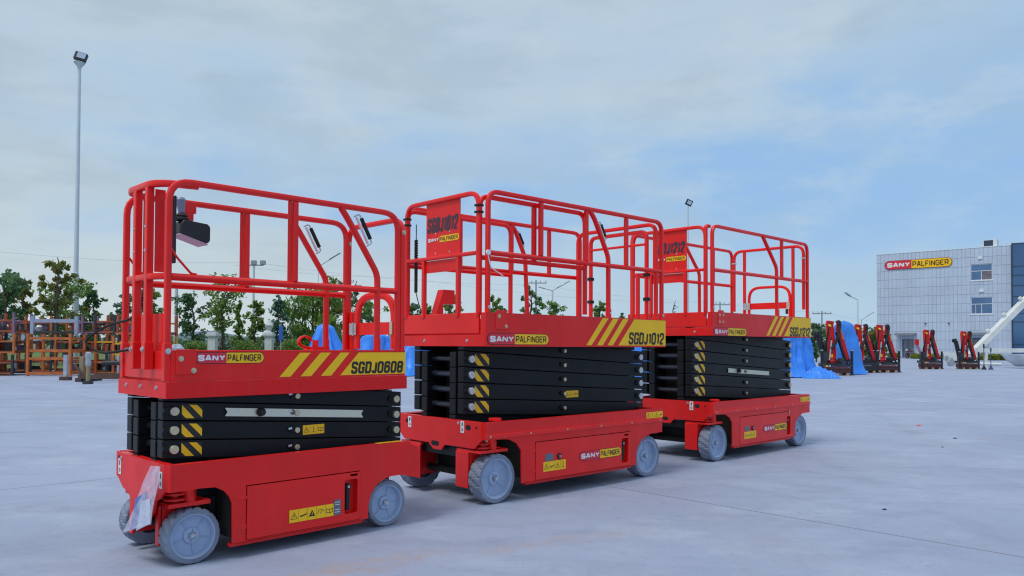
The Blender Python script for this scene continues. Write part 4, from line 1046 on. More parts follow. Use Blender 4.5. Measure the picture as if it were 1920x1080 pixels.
# ================================================================ vegetation
def leafmat(name, c, c2, tr=.38):
    m = bpy.data.materials.new(name); m.use_nodes = True; nt = m.node_tree; N, L = nt.nodes, nt.links; p = N['Principled BSDF']
    geo = N.new('ShaderNodeNewGeometry'); mx = N.new('ShaderNodeMix'); mx.data_type = 'RGBA'
    mx.inputs[6].default_value = (*c, 1); mx.inputs[7].default_value = (*c2, 1); L.new(geo.outputs['Random Per Island'], mx.inputs[0])
    L.new(mx.outputs[2], p.inputs['Base Color']); p.inputs['Roughness'].default_value = .55; p.inputs['Specular IOR Level'].default_value = .3
    t = N.new('ShaderNodeBsdfTranslucent'); L.new(mx.outputs[2], t.inputs[0]); ms = N.new('ShaderNodeMixShader'); ms.inputs[0].default_value = tr
    L.new(p.outputs[0], ms.inputs[1]); L.new(t.outputs[0], ms.inputs[2]); L.new(ms.outputs[0], N['Material Output'].inputs[0]); MATS[name] = m; return m
LF = {'mid': leafmat('leaf_mid_green', (0.12, 0.22, 0.06), (0.26, 0.38, 0.09)), 'dark': leafmat('leaf_dark_green', (0.07, 0.15, 0.075), (0.15, 0.26, 0.11)),
      'light': leafmat('leaf_light_green', (0.12, 0.23, 0.05), (0.24, 0.36, 0.08)), 'olive': leafmat('leaf_olive', (0.14, 0.18, 0.05), (0.28, 0.27, 0.07)), 'yel': leafmat('leaf_yellow_green', (.20, .25, .03), (.32, .36, .04)),
      'blue': leafmat('leaf_blue_green', (0.07, 0.16, 0.12), (0.16, 0.28, 0.18))}
BARK = mat('bark', (0.12, 0.09, 0.07), .9, noise=(6, .4)); BARKP = mat('pale_bark', (0.30, 0.28, 0.25), .9, noise=(6, .3))
rng = np.random.default_rng(11)
def leaves(centres, per, spread, size, elong=1.6, droop=0.0, flat=1.0):
    """leaf quads scattered round clump centres -> verts, faces"""
    c = np.repeat(np.array(centres), per, axis=0); n = len(c)
    off = rng.normal(size=(n, 3)); off /= (np.linalg.norm(off, axis=1, keepdims=True)+1e-6); off *= (rng.random((n, 1))**.7)
    off *= spread; off[:, 2] *= flat
    if droop: off[:, 2] -= droop*rng.random(n)*1.0; 
    p = c + off
    a = rng.normal(size=(n, 3)); 
    if droop: a[:, 2] = -np.abs(a[:, 2])*3
    a /= np.linalg.norm(a, axis=1, keepdims=True); b = rng.normal(size=(n, 3)); b -= a*(a*b).sum(1, keepdims=True); b /= np.linalg.norm(b, axis=1, keepdims=True)
    s = size*(.6+.8*rng.random((n, 1))); a = a*s*elong*.5; b = b*s*.5
    v = np.stack([p-a, p+b*.9, p+a, p-b*.9], 1).reshape(-1, 3); f = np.arange(n*4).reshape(-1, 4)
    return v, f
def leaf_obj(name, v, f, m, parent):
    me = bpy.data.meshes.new(name); me.vertices.add(len(v)); me.vertices.foreach_set('co', v.ravel()); me.loops.add(f.size); me.loops.foreach_set('vertex_index', f.ravel().astype(np.int32))
    me.polygons.add(len(f)); me.polygons.foreach_set('loop_start', np.arange(0, f.size, 4, dtype=np.int32)); me.update(calc_edges=True); me.validate(); me.materials.append(m)
    o = bpy.data.objects.new(name, me); C.objects.link(o)
    if parent: o.parent = parent
    return o
def tree(px, ytop, wpx, Y, style, leafm, label, name='tree', bare=.25, dens=1.0, xoff=0, group='trees along the edge of the yard', props=False, leafsize=None):
    x, zt = pxz(px, ytop, Y); w = wpx*1.18/FOC*Y; root = empty(name, (x, Y, .0)); tag(root, label, 'tree', group)
    rs = random.Random(int(px*7+ytop)); tr = B(); H = zt; r0 = max(.04, H*.022)
    bend = [(rs.uniform(-.03, .03)*H, rs.uniform(-.03, .03)*H) for _ in range(4)]
    spine = [Vector((0, 0, 0)), Vector((bend[0][0]*.5, bend[0][1]*.5, H*.28)), Vector((bend[1][0], bend[1][1], H*.55)), Vector((bend[2][0], bend[2][1], H*.80)), Vector((bend[3][0]*.6, bend[3][1]*.6, H*.96))]
    def limb(a, c, ra, rc):
        k = 4; mid = [a.lerp(c, i/k) + Vector((0, 0, .08*(c-a).length*sin(pi*i/k))) + (Vector((rs.uniform(-1, 1), rs.uniform(-1, 1), rs.uniform(-.5, .5)))*(c-a).length*.05 if 0 < i < k else Vector()) for i in range(k+1)]
        for i in range(k): tr.cyl(mid[i], mid[i+1], ra+(rc-ra)*i/k, 7, ra+(rc-ra)*(i+1)/k, cap=(i == 0 or i == k-1))
    for i in range(4): limb(spine[i], spine[i+1], r0*(1-.22*i), r0*(1-.22*(i+1)) + .004)
    cents = []; nl = {'round': 24, 'cone': 22, 'willow': 30, 'sparse': 20, 'open': 20, 'bare': 14}[style]
    lean_ = rs.uniform(0, 6.28)
    for i in range(nl):
        f = bare + (1-bare)*(i+.3)/nl; f = min(f, .95); q = f*4; j = min(3, int(f/.96*4)); 
        base = Vector((0, 0, 0)); 
        # position on spine at height f*H
        for s in range(4):
            if spine[s].z <= f*H*.92 <= spine[s+1].z: base = spine[s].lerp(spine[s+1], (f*H*.92-spine[s].z)/(spine[s+1].z-spine[s].z))
        if base.z == 0: base = spine[1]
        if style == 'cone': rad = w/2*(1.05-f)*1.15
        elif style in ('round', 'willow'): rad = w/2*sqrt(max(.08, 1-((f-(.5+bare/2))/(.5-bare/2+.06))**2))
        else: rad = w/2*(.55+.45*rs.random())*(1.15-.55*f)
        a = rs.uniform(0, 2*pi); rad *= rs.uniform(.45, 1.25)*(1+.18*cos(a-lean_)); tip = base + Vector((cos(a)*rad, sin(a)*rad, rad*rs.uniform(.25, .75)*(1.2 if style != 'cone' else .5)))
        tip.z = min(tip.z, H*.99)
        limb(base, tip, r0*.30, .006)
        for t in ((1.0, .75, .5) if style != 'sparse' else (1.0, .6)): cents.append(tuple(base.lerp(tip, t) + Vector((rs.uniform(-.1, .1)*w, rs.uniform(-.1, .1)*w, rs.uniform(-.05, .05)*w))))
    if style in ('round', 'willow', 'cone', 'open'):
        for _ in range(6): cents.append((rs.uniform(-.2, .2)*w, rs.uniform(-.2, .2)*w, H*rs.uniform(bare+.12, .9)))
        cents.append((spine[4].x, spine[4].y, H*.95))
    tr.build('trunk', BARK if style != 'sparse' else BARK, root)
    ls = leafsize or {'sparse': .20, 'open': .15, 'round': .13, 'cone': .13, 'willow': .12, 'bare': .05}[style]
    sp = w*{'sparse': .075, 'open': .11, 'round': .13, 'cone': .12, 'willow': .14, 'bare': .05}[style]
    per = int({'sparse': 10, 'open': 12, 'round': 22, 'cone': 22, 'willow': 52, 'bare': 5}[style]*dens)
    v, f = leaves(cents, per, sp, ls, 1.7 if style != 'willow' else 2.8, droop=(w*.14 if style == 'willow' else 0), flat=.85)
    leaf_obj('crown', v, f, LF[leafm], root)
    if props:
        pb = B()
        for a in (0.4, 2.3, 4.4): pb.cyl((cos(a)*1.1, sin(a)*1.1, 0), (cos(a)*.12, sin(a)*.12, 1.7), .035, 7)
        pb.build('support_pole', BARKP, root)
    return root
T_ = tree
T_(12, 512, 96, 42, 'open', 'dark', 'broad dark tree cut by the left edge of the photo', dens=1.1, leafsize=.2)
T_(38, 512, 60, 44, 'sparse', 'olive', 'thin gangly tree with few leaf clusters beside the left edge tree', bare=.4)
T_(108, 474, 76, 40, 'sparse', 'olive', 'tall sparse tree with tufts of olive leaves left of the high lamp mast', bare=.25, dens=1.6)
T_(124, 530, 78, 43, 'round', 'mid', 'dense green tree directly behind the high lamp mast', bare=.2)
T_(165, 534, 56, 46, 'open', 'dark', 'dark green tree just right of the high lamp mast', bare=.2, dens=1.4)
T_(235, 545, 46, 44, 'open', 'blue', 'small blue-green tree behind the front rail of the smallest lift', bare=.3, dens=1.3)
T_(283, 535, 56, 46, 'open', 'mid', 'loose green tree behind the front posts of the smallest lift', bare=.25, dens=1.2)
T_(362, 546, 54, 50, 'round', 'dark', 'bushy dark tree to the left of the white pillar', bare=.15)
T_(420, 512, 68, 47, 'round', 'mid', 'staked round-crowned tree behind the first white pillar', bare=.34, dens=.9, props=True)
T_(448, 560, 24, 54, 'open', 'light', 'slender light green tree between the staked tree and the lamp pole', bare=.25)
T_(478, 560, 42, 52, 'open', 'mid', 'loose green tree in front of the tall slim lamp pole', bare=.2, dens=1.5)
T_(520, 549, 50, 50, 'cone', 'blue', 'dark blue-green tree beside the blue road sign', bare=.3, dens=.8)
T_(590, 536, 88, 52, 'willow', 'light', 'wide light green willow behind the blue tarpaulins', bare=.12)
T_(628, 520, 50, 58, 'round', 'olive', 'tall olive green tree behind the willow', bare=.3)
T_(668, 520, 40, 44, 'sparse', 'dark', 'sparse dark-leaved tree behind the rear rail of the smallest lift', bare=.2, dens=1.2, leafsize=.16)
T_(690, 560, 46, 52, 'round', 'mid', 'rounded green tree seen through the arched gate', bare=.2)
T_(772, 566, 40, 56, 'round', 'dark', 'low dark green tree left of the sign board posts', bare=.15)
T_(845, 546, 42, 54, 'open', 'mid', 'green tree showing under the SGDJ1012 sign board', bare=.2, dens=1.5)
T_(800, 566, 30, 58, 'open', 'light', 'pale thin tree under the left half of the sign board', bare=.2)
T_(922, 550, 30, 52, 'open', 'mid', 'green tree just right of the middle lift front posts', bare=.15, dens=1.5)
T_(942, 570, 30, 58, 'open', 'dark', 'low dark tree in the middle lift behind its logo', bare=.15)
T_(992, 530, 58, 42, 'sparse', 'dark', 'sparse tree with separate dark leaves behind the middle lift', bare=.15, dens=1.4, leafsize=.14)
T_(1031, 561, 42, 50, 'round', 'light', 'round light green tree under the double street lamp', bare=.2, dens=.8)
T_(1124, 562, 30, 50, 'round', 'mid', 'round green tree behind the rear posts of the middle lift', bare=.2, dens=.8)
T_(1168, 584, 22, 60, 'open', 'dark', 'tiny tree far behind the rear corner of the middle lift', bare=.2)
T_(1265, 560, 22, 60, 'bare', 'dark', 'thin bare sapling behind the front of the tallest lift', bare=.15)
T_(1530, 606, 30, 62, 'round', 'dark', 'dark tree behind the yellow plate of the tallest lift', bare=.1)
T_(1550, 614, 34, 66, 'round', 'mid', 'green tree behind the first red crane', bare=.1)
T_(1598, 613, 34, 62, 'round', 'mid', 'green tree between the blue tarpaulin and the second crane', bare=.1)
T_(1632, 622, 36, 66, 'round', 'olive', 'olive tree behind the pair of red cranes', bare=.1)
T_(1650, 616, 30, 72, 'round', 'dark', 'dark tree left of the building corner', bare=.1)

def bush(px, ytop, wpx, Y, m, label, cat='bush', depth=1.0, flat=.9, name='bush', dens=1.0):
    x, zt = pxz(px, ytop, Y); w = wpx/FOC*Y; root = empty(name, (x, Y, .02)); tag(root, label, cat, 'clipped bushes and hedges at the yard edge')
    n = max(6, int(w*2.2)); cents = []
    core = B(); 
    for i in range(n):
        cx = -w/2+w*(i+.5)/n + random.uniform(-.1, .1); h = zt*(.5+.35*(1-(2*(i+.5)/n-1)**2)) if flat > 1 else zt*.6
        for zz in (.25, .55, .85):
            for yy in (-.3, .3): cents.append((cx, yy*depth, h*zz*1.1))
        core.box((cx-w/n*.45, -depth*.35, 0), (cx+w/n*.45, depth*.35, h*.8))
    core.build('inner_dark_box', mat('hedge_core', (.02, .035, .015), 1), root)  # dark boxes filling the inside of the foliage
    v, f = leaves(cents, int(95*dens), max(.25, zt*.28), .085, 1.5); v[:, 2] = np.clip(v[:, 2], 0, zt + .05*rng.random(len(v))); leaf_obj('foliage', v, f, LF[m], root); return root
bush(345, 621, 60, 55, 'dark', 'tall dark clipped hedge left of the first white pillar', 'hedge', name='hedge')
bush(445, 624, 110, 56, 'dark', 'tall dark clipped hedge between the two white pillars', 'hedge', name='hedge')
bush(560, 622, 100, 56, 'dark', 'tall dark clipped hedge right of the second white pillar', 'hedge', name='hedge')
bush(368, 640, 44, 47, 'mid', 'low rounded green bush left of the first pillar', flat=1.5)
bush(462, 638, 46, 47, 'mid', 'low rounded green bush between the two pillars', flat=1.5)
bush(546, 636, 34, 46, 'mid', 'ball-shaped clipped bush right of the blue sign', flat=1.5)
bush(1765, 663, 40, 80, 'yel', 'low yellow-green shrub bed at the building foot between two cranes', flat=1.2, name='shrub_bed')
bush(1722, 664, 20, 82, 'yel', 'small yellow-green shrub right of the parked motorcycle', flat=1.2, name='shrub_bed')
bush(1868, 664, 70, 74, 'yel', 'longer yellow-green shrub bed under the white horizontal boom', flat=1.2, name='shrub_bed')
bush(1676, 662, 10, 84, 'yel', 'tiny shrub beside the third crane at the building foot', flat=1.2, name='shrub_bed')
v, f = [], []
tl = empty('distant_tree_line', (0, 0, 0)); tag(tl, 'far low band of trees closing the horizon', kind='stuff')
bpy.data.objects.remove(tl)
cents = [(x, 170+8*sin(x*.1), 2.2+1.2*sin(x*.21)+.8*sin(x*.67)) for x in np.arange(-150, 92, 1.6)]
v, f = leaves(cents, 38, 2.2, .55, 1.4); v[:, 2] = np.abs(v[:, 2]); o = leaf_obj('distant_trees', v, f, LF['dark'], None); tag(o, 'far low band of trees closing the horizon', kind='stuff')

# ================================================================ masts, lamps, wires
WP = mat('white_mast', (.62, .68, .76), .45, noise=(1, .08)); GP = mat('grey_pole', (.30, .33, .38), .5); LENS = mat('lamp_lens', (.40, .48, .62), .15, spec=.7)
def mast():
    Y = 45; x, z = pxz(141.5, 124, Y); x0, _ = pxz(140, 660, Y); root = empty('lamp_mast', (x0, Y, 0)); tag(root, 'tall white lamp mast with a single dark floodlight at the left of the photo', 'lamp mast', 'lamp poles around the yard')
    p = B(); dx_ = 0.0
    p.cyl((0, 0, 0), (0, 0, 5.2), .185, 20, .165); p.cyl((0, 0, 5.2), (0, 0, 5.35), .165, 20, .13); p.cyl((0, 0, 5.35), (0, 0, z), .13, 20, .085); p.build('pole', WP, root)
    b = B(); b.lathe([(.09, 0), (.12, .15), (.30, .38), (.32, .42), (.001, .42)], (0, 0, z-.2), (0, 0, 1), 16); b.build('collar', WP, root)
    c = B(); c.box((-.33, -.10, -.24), (.33, .14, .24)); h = c.build('floodlight', BLKP, root, bevel=.02, loc=(.12, -.1, z+.52)); h.rotation_euler = (radians(-12), radians(14), radians(12))
    B().box((-.18, -.13, -.14), (.28, -.101, .19)).build('lens', LENS, h)
mast()
def pole(px, ytop, Y, r, label, kind, name='lamp_pole', m=None, cat='lamp pole'):
    x, z = pxz(px, ytop, Y); root = empty(name, (x, Y, 0)); tag(root, label, cat, 'lamp poles around the yard' if cat == 'lamp pole' else None)
    B().cyl((0, 0, 0), (0, 0, z), r, 12, r*.7).build('pole', m or WP, root)
    if kind == 'T':
        b = B(); b.cyl((-.75, 0, z), (.75, 0, z), .05, 8); [b.box((q-.18, -.15, z+.03), (q+.18, .15, z+.35)) for q in (-.7, 0, .7)]; b.build('lamp_head', GP, root)
    elif kind == 'flood':
        h = B().box((-.25, -.08, -.22), (.25, .08, .22)).build('lamp_head', BLKP, root, loc=(.08, 0, z+.25)); h.rotation_euler = (0, radians(25), 0); B().box((-.15, -.10, -.14), (.19, -.081, .14)).build('lens', LENS, h)
    elif kind == 'double':
        b = B(); b.bar((0, 0, z), (1.0, 0, z+.55), .05, .05); b.bar((.35, 0, z+.22), (.75, 0, z+.42), .30, .06); b.bar((.95, 0, z+.55), (1.35, 0, z+.76), .30, .06); b.bar((0, 0, z), (-.9, 0, z+.22), .05, .05); b.bar((-.6, 0, z+.17), (-1.1, 0, z+.28), .22, .05); b.build('lamp_head', GP, root)
    elif kind == 'single':
        b = B(); b.bar((0, 0, z), (-1.1, 0, z+.5), .06, .06); b.bar((-.7, 0, z+.35), (-1.3, 0, z+.75), .3, .1); b.build('lamp_head', GP, root)
    elif kind == 'arm':
        b = B(); b.bar((0, 0, z), (1.2, 0, z+.75), .05, .05); b.bar((.9, 0, z+.6), (1.8, 0, z+1.15), .25, .06); b.build('lamp_head', GP, root)
    return root
pole(331, 532, 50, .14, 'thick white pole without a lamp left of the dark bushy tree', '', cat='pole', name='pole')
pole(476, 497, 60, .11, 'slim pale pole with a flat crossbar of lamps above the trees', 'T')
pole(597, 500, 64, .04, 'thin pole with a tilted floodlight above the willow', 'arm')
pole(1036, 545, 60, .09, 'street lamp with two raised arms behind the middle lift', 'double')
pole(1290, 386, 60, .09, 'high white floodlight pole rising behind the tallest lift', 'flood')
pole(1608, 562, 80, .11, 'white pole with one slanted lamp left of the building', 'single')
pole(1615, 600, 110, .05, 'distant thin lamp pole with a raised arm by the building corner', 'arm', m=GP)
def utility(px, ytop, Y, label):
    x, z = pxz(px, ytop, Y); root = empty('utility_pole', (x, Y, 0)); tag(root, label, 'utility pole', 'utility poles carrying the wires')
    B().cyl((0, 0, 0), (0, 0, z), .14, 8, .10).build('pole', GP, root); B().box((-1.5, -.06, z-.5), (1.5, .06, z-.36)).build('crossarm', GP, root)
    [B().cyl((q, 0, z-.36), (q, 0, z-.1), .06, 6).build('insulator', GP, root) for q in (-1.4, -.6, .6, 1.4)]; return (x, Y, z)
u1 = utility(1005, 525, 110, 'distant utility pole behind the round light green tree'); u2 = utility(1350, 566, 118, 'distant utility pole seen through the tallest lift'); u3 = utility(1541, 583, 122, 'distant utility pole between the tallest lift and the building')
def wire(pts, label):
    out = []
    for (a, c) in zip(pts[:-1], pts[1:]):
        a, c = Vector(a), Vector(c); n = 14
        for i in range(n): t = i/n; q = a.lerp(c, t); q.z -= (c-a).length*.018*4*t*(1-t); out.append(q)
    out.append(Vector(pts[-1])); tag(B().tube(out, .009).build('power_line', GP), label, 'wire', 'overhead wires crossing the sky')
def W3(px, py, Y): x, z = pxz(px, py, Y); return (x, Y, z)
wire([W3(-60, 466, 70), W3(480, 492, 84), W3(1005, 533, 108), W3(1350, 566, 118)], 'thin upper power line crossing the sky from the left edge')
wire([W3(440, 497, 84), W3(760, 520, 96), W3(1350, 568, 118), W3(1541, 585, 122), W3(1700, 608, 130)], 'thin lower power line running on to the building')

# white pillars and blue sign
def pillar(px, Y, label, top):
    x, z = pxz(px, 623, Y); root = empty('pillar', (x, Y, 0)); tag(root, label, 'pillar'); m = mat('white_stone', (.62, .64, .66), .7, noise=(2, .15))
    b = B(); b.box((-.22, -.22, 0), (.22, .22, z-.30)); b.build('shaft', m, root, bevel=.02); c = B(); c.box((-.26, -.26, z-.30), (.26, .26, z-.22)); c.box((-.31, -.31, z-.22), (.31, .31, z-.10)); c.box((-.25, -.25, z-.10), (.25, .25, z)); c.build('capital', m, root, bevel=.015)
    if top: B().lathe([(.16, 0), (.10, .1), (.20, .3), (.24, .42), (.14, .58), (.10, .7), (.001, .74)], (0, 0, z), (0, 0, 1), 14).build('finial', m, root)
pillar(399, 45, 'plain white stone pillar behind the SANY logo of the smallest lift', False); pillar(505, 47, 'white stone pillar topped with a carved finial', True)
x, z = pxz(527, 610, 44); r = empty('road_sign', (x, 44, 0)); tag(r, 'small blue sign on a thin grey post beside the trees', 'sign')
B().cyl((0, 0, 0), (0, 0, z), .035, 10).build('post', GP, r); B().box((-.10, -.06, z-.85), (.10, -.04, z-.05)).build('sign_plate', mat('sign_blue', (.02, .12, .55), .4), r)

# ================================================================ storage racks at the left
OR = mat('orange_paint', (.54, .14, .03), .55, noise=(5, .3)); ORD = mat('rust_orange', (.40, .09, .03), .65, noise=(4, .4)); GB = mat('grey_blue_paint', (.32, .37, .50), .55, noise=(4, .2)); BR = mat('brown_steel', (.10, .055, .04), .7, noise=(4, .4)); YP = mat('yellow_rack', (.70, .38, .02), .5, noise=(4, .2)); DK = mat('dark_steel', (.035, .04, .05), .6, noise=(4, .3)); WRAP = mat('white_wrap', (.40, .43, .50), .5, noise=(6, .25)); PU = mat('mauve_steel', (.22, .14, .22), .6, noise=(4, .3))
def rack(x, y, rz, w, d, zs, h, m, m2, label, t=.09):
    root = empty('storage_rack', (x, y, 0), rz); tag(root, label, 'rack', 'orange steel storage racks at the left of the yard')
    for sx in (-1, 1):
        for sy in (-1, 1): B().box((sx*w/2-t/2, sy*d/2-t/2, 0), (sx*w/2+t/2, sy*d/2+t/2, h)).build('post', m, root, bevel=.008)
    for z in zs:
        for sy in (-1, 1): B().box((-w/2+t/2, sy*d/2-.03, z-.045), (w/2-t/2, sy*d/2+.03, z+.045)).build('beam', m2 if z == zs[-1] else m, root)
        for sx in (-1, 1): B().box((sx*w/2-.03, -d/2+t/2, z-.035), (sx*w/2+.03, d/2-t/2, z+.035)).build('side_beam', m, root)
    return root
rack(-16.95, 28.9, radians(2), 1.52, 1.0, [.10, .64, .93, 1.38], 1.55, OR, OR, 'bright orange rack frame standing foremost with a grey-blue frame on top')
r = empty('stacked_frame', (-16.95, 28.75, 1.55), radians(2)); tag(r, 'grey-blue steel frame stacked on the foremost orange rack', 'frame')
for sx in (-1, 1): B().box((sx*.80-.06, -.06, 0), (sx*.80+.06, .06, .66)).build('post', GB, r)
B().box((-.74, -.05, .42), (.74, .05, .55)).build('crossbar', GB, r); B().box((-.74, -.05, .02), (.74, .05, .10)).build('crossbar', DK, r)
def stackrow(x, y, rz, w, d, n, ms, label, hh=.78, seed=1):
    rs = random.Random(seed)
    for i in range(n):
        m, m2 = ms[i % len(ms)]
        root = empty('storage_rack', (x+rs.uniform(-.04, .04), y, i*hh), rz); tag(root, label % ('bottom', 'middle', 'top')[min(i, 2)] if n == 3 else label % ('lower', 'upper')[i], 'rack', 'orange steel storage racks at the left of the yard')
        hp = hh+.06 if i < n-1 else hh
        for q in range(3):
            for sy in (-1, 1): B().box((-w/2+q*w/2-.038, sy*d/2-.038, .0), (-w/2+q*w/2+.038, sy*d/2+.038, hh-.004)).build('post', (m, m2, DK)[(q+i) % 3], root)
        for z in (.08, hh*.62):
            for sy in (-1, 1): B().box((-w/2+.05, sy*d/2-.025, z-.03), (w/2-.05, sy*d/2+.025, z+.03)).build('beam', m, root)
        B().box((-w/2, -d/2+.052, .11), (w/2, d/2-.052, .14)).build('shelf', BR, root)
        for q in range(11):
            a = rs.uniform(-w/2+.1, w/2-.2); b_ = rs.uniform(-d/2+.1, d/2-.2); s = rs.uniform(.08, .22)
            B().box((a, b_, .141), (a+s, b_+s, .14+rs.uniform(.1, .42))).build('stored_part', (PU, DK, ORD, WRAP, m2)[rs.randrange(5)], root, bevel=.01)
        for q in range(5):
            a = rs.uniform(-w/2+.1, w/2-.3); B().cyl((a, -d/2+.1, .45), (a+.1, d/2-.1, .46), .05, 8).build('stored_part', (DK, ORD, PU)[rs.randrange(3)], root)
ms1 = [(ORD, OR), (OR, ORD), (ORD, PU)]
stackrow(-19.4, 29.2, radians(4), 1.9, 1.2, 3, ms1, '%s rusty orange rack of the stack just left of the foremost rack', seed=1)
stackrow(-21.6, 29.8, radians(3), 1.9, 1.2, 3, [(OR, ORD), (ORD, DK), (OR, PU)], '%s orange rack of the stack at the left edge of the photo', seed=2)
stackrow(-17.2, 31.6, radians(2), 2.0, 1.2, 3, [(ORD, DK), (ORD, OR), (PU, ORD)], '%s dull rack of the stack behind the foremost orange rack', seed=3)
stackrow(-19.9, 32.4, radians(2), 2.0, 1.2, 3, [(ORD, DK), (DK, ORD), (ORD, OR)], '%s dull rack of the rear stack at the left', seed=4)
stackrow(-15.0, 30.2, radians(-3), 1.8, 1.1, 3, [(OR, WRAP), (YP, OR), (ORD, OR)], '%s rack of the orange and yellow stack right of the lamp mast', seed=5)
stackrow(-13.2, 27.9, radians(-4), 1.7, 1.1, 3, [(ORD, WRAP), (YP, OR), (OR, ORD)], '%s rack of the stack hidden in part by the smallest lift', hh=.74, seed=6)
stackrow(-16.9, 33.2, radians(0), 2.2, 1.1, 3, [(ORD, WRAP), (OR, DK), (ORD, OR)], '%s rack of the rear stack behind the lamp mast', seed=7)
# small yellow rail glimpsed right of the front post

def wrapped_post(x, y, h, m, m2, label, name='post'):
    root = empty(name, (x, y, 0)); tag(root, label, 'post')
    B().box((-.10, -.12, 0), (.10, .12, .09)).build('foot', DK, root); B().cyl((0, 0, .09), (0, 0, h*.55), .06, 12).build('shaft', m, root); B().lathe([(.065, 0), (.085, h*.1), (.07, h*.22), (.095, h*.32), (.08, h*.42), (.04, h*.45), (.001, h*.45)], (0, 0, h*.55), (0, 0, 1), 12).build('wrapping', m2, root)
wrapped_post(-12.53, 22.97, .95, mat('ochre_post', (.28, .22, .12), .7), WRAP, 'ochre post with white plastic wrapped round its top')
for (x, y, h, m, lab) in ((-14.5, 25.25, .83, WRAP, 'short grey-white square post on a brown foot by the foremost rack'), (-13.45, 24.3, .80, mat('ochre_post', (.28, .22, .12), .7), 'short ochre square post left of the white wrapped post')):
    root = empty('post', (x, y, 0)); tag(root, lab, 'post'); B().box((-.055, -.055, .12), (.055, .055, h)).build('shaft', m, root); B().box((-.16, -.1, .0), (.16, .1, .119)).build('foot', BR, root)
root = empty('steel_skid', (-12.2, 24.6, 0), radians(-4)); tag(root, 'low dark brown steel skid frame lying beside the smallest lift', 'frame')
for yy in (-.5, .5): B().box((-1.25, yy-.05, .10), (1.2, yy+.05, .24)).build('runner', BR, root)
for xx in (-1.2, 1.1): B().box((xx-.06, -.55, 0), (xx+.06, .55, .099)).build('foot', DK, root)
for xx in (-1.15, 1.0): b = B(); b.bar((xx, -.5, .24), (xx-.25*(1 if xx < 0 else -1), -.5, .55), .06, .06); b.build('strut', BR, root)
B().cyl((-.9, .2, .58), (1.3, .25, .60), .07, 10).build('pipe', DK, root)
for q, (x, y, lab) in enumerate(((-12.3, 26.0, 'left white wrapped bundle standing behind the skid'), (-11.3, 26.2, 'right white wrapped bundle standing behind the skid'))):
    b = B(); prof = [(.22, 0), (.30, .15), (.22, .35), (.28, .55), (.20, .85), (.24, 1.05), (.10, 1.18), (.001, 1.2)]; rs = random.Random(q)
    b.lathe(prof, (x, y, 0), (0, 0, 1), 18, mod=lambda j, i: .04*sin(i*1.9+j) + .02*sin(i*4.1+j*2)); tag(b.build('wrapped_bundle', WRAP), lab, 'bundle')

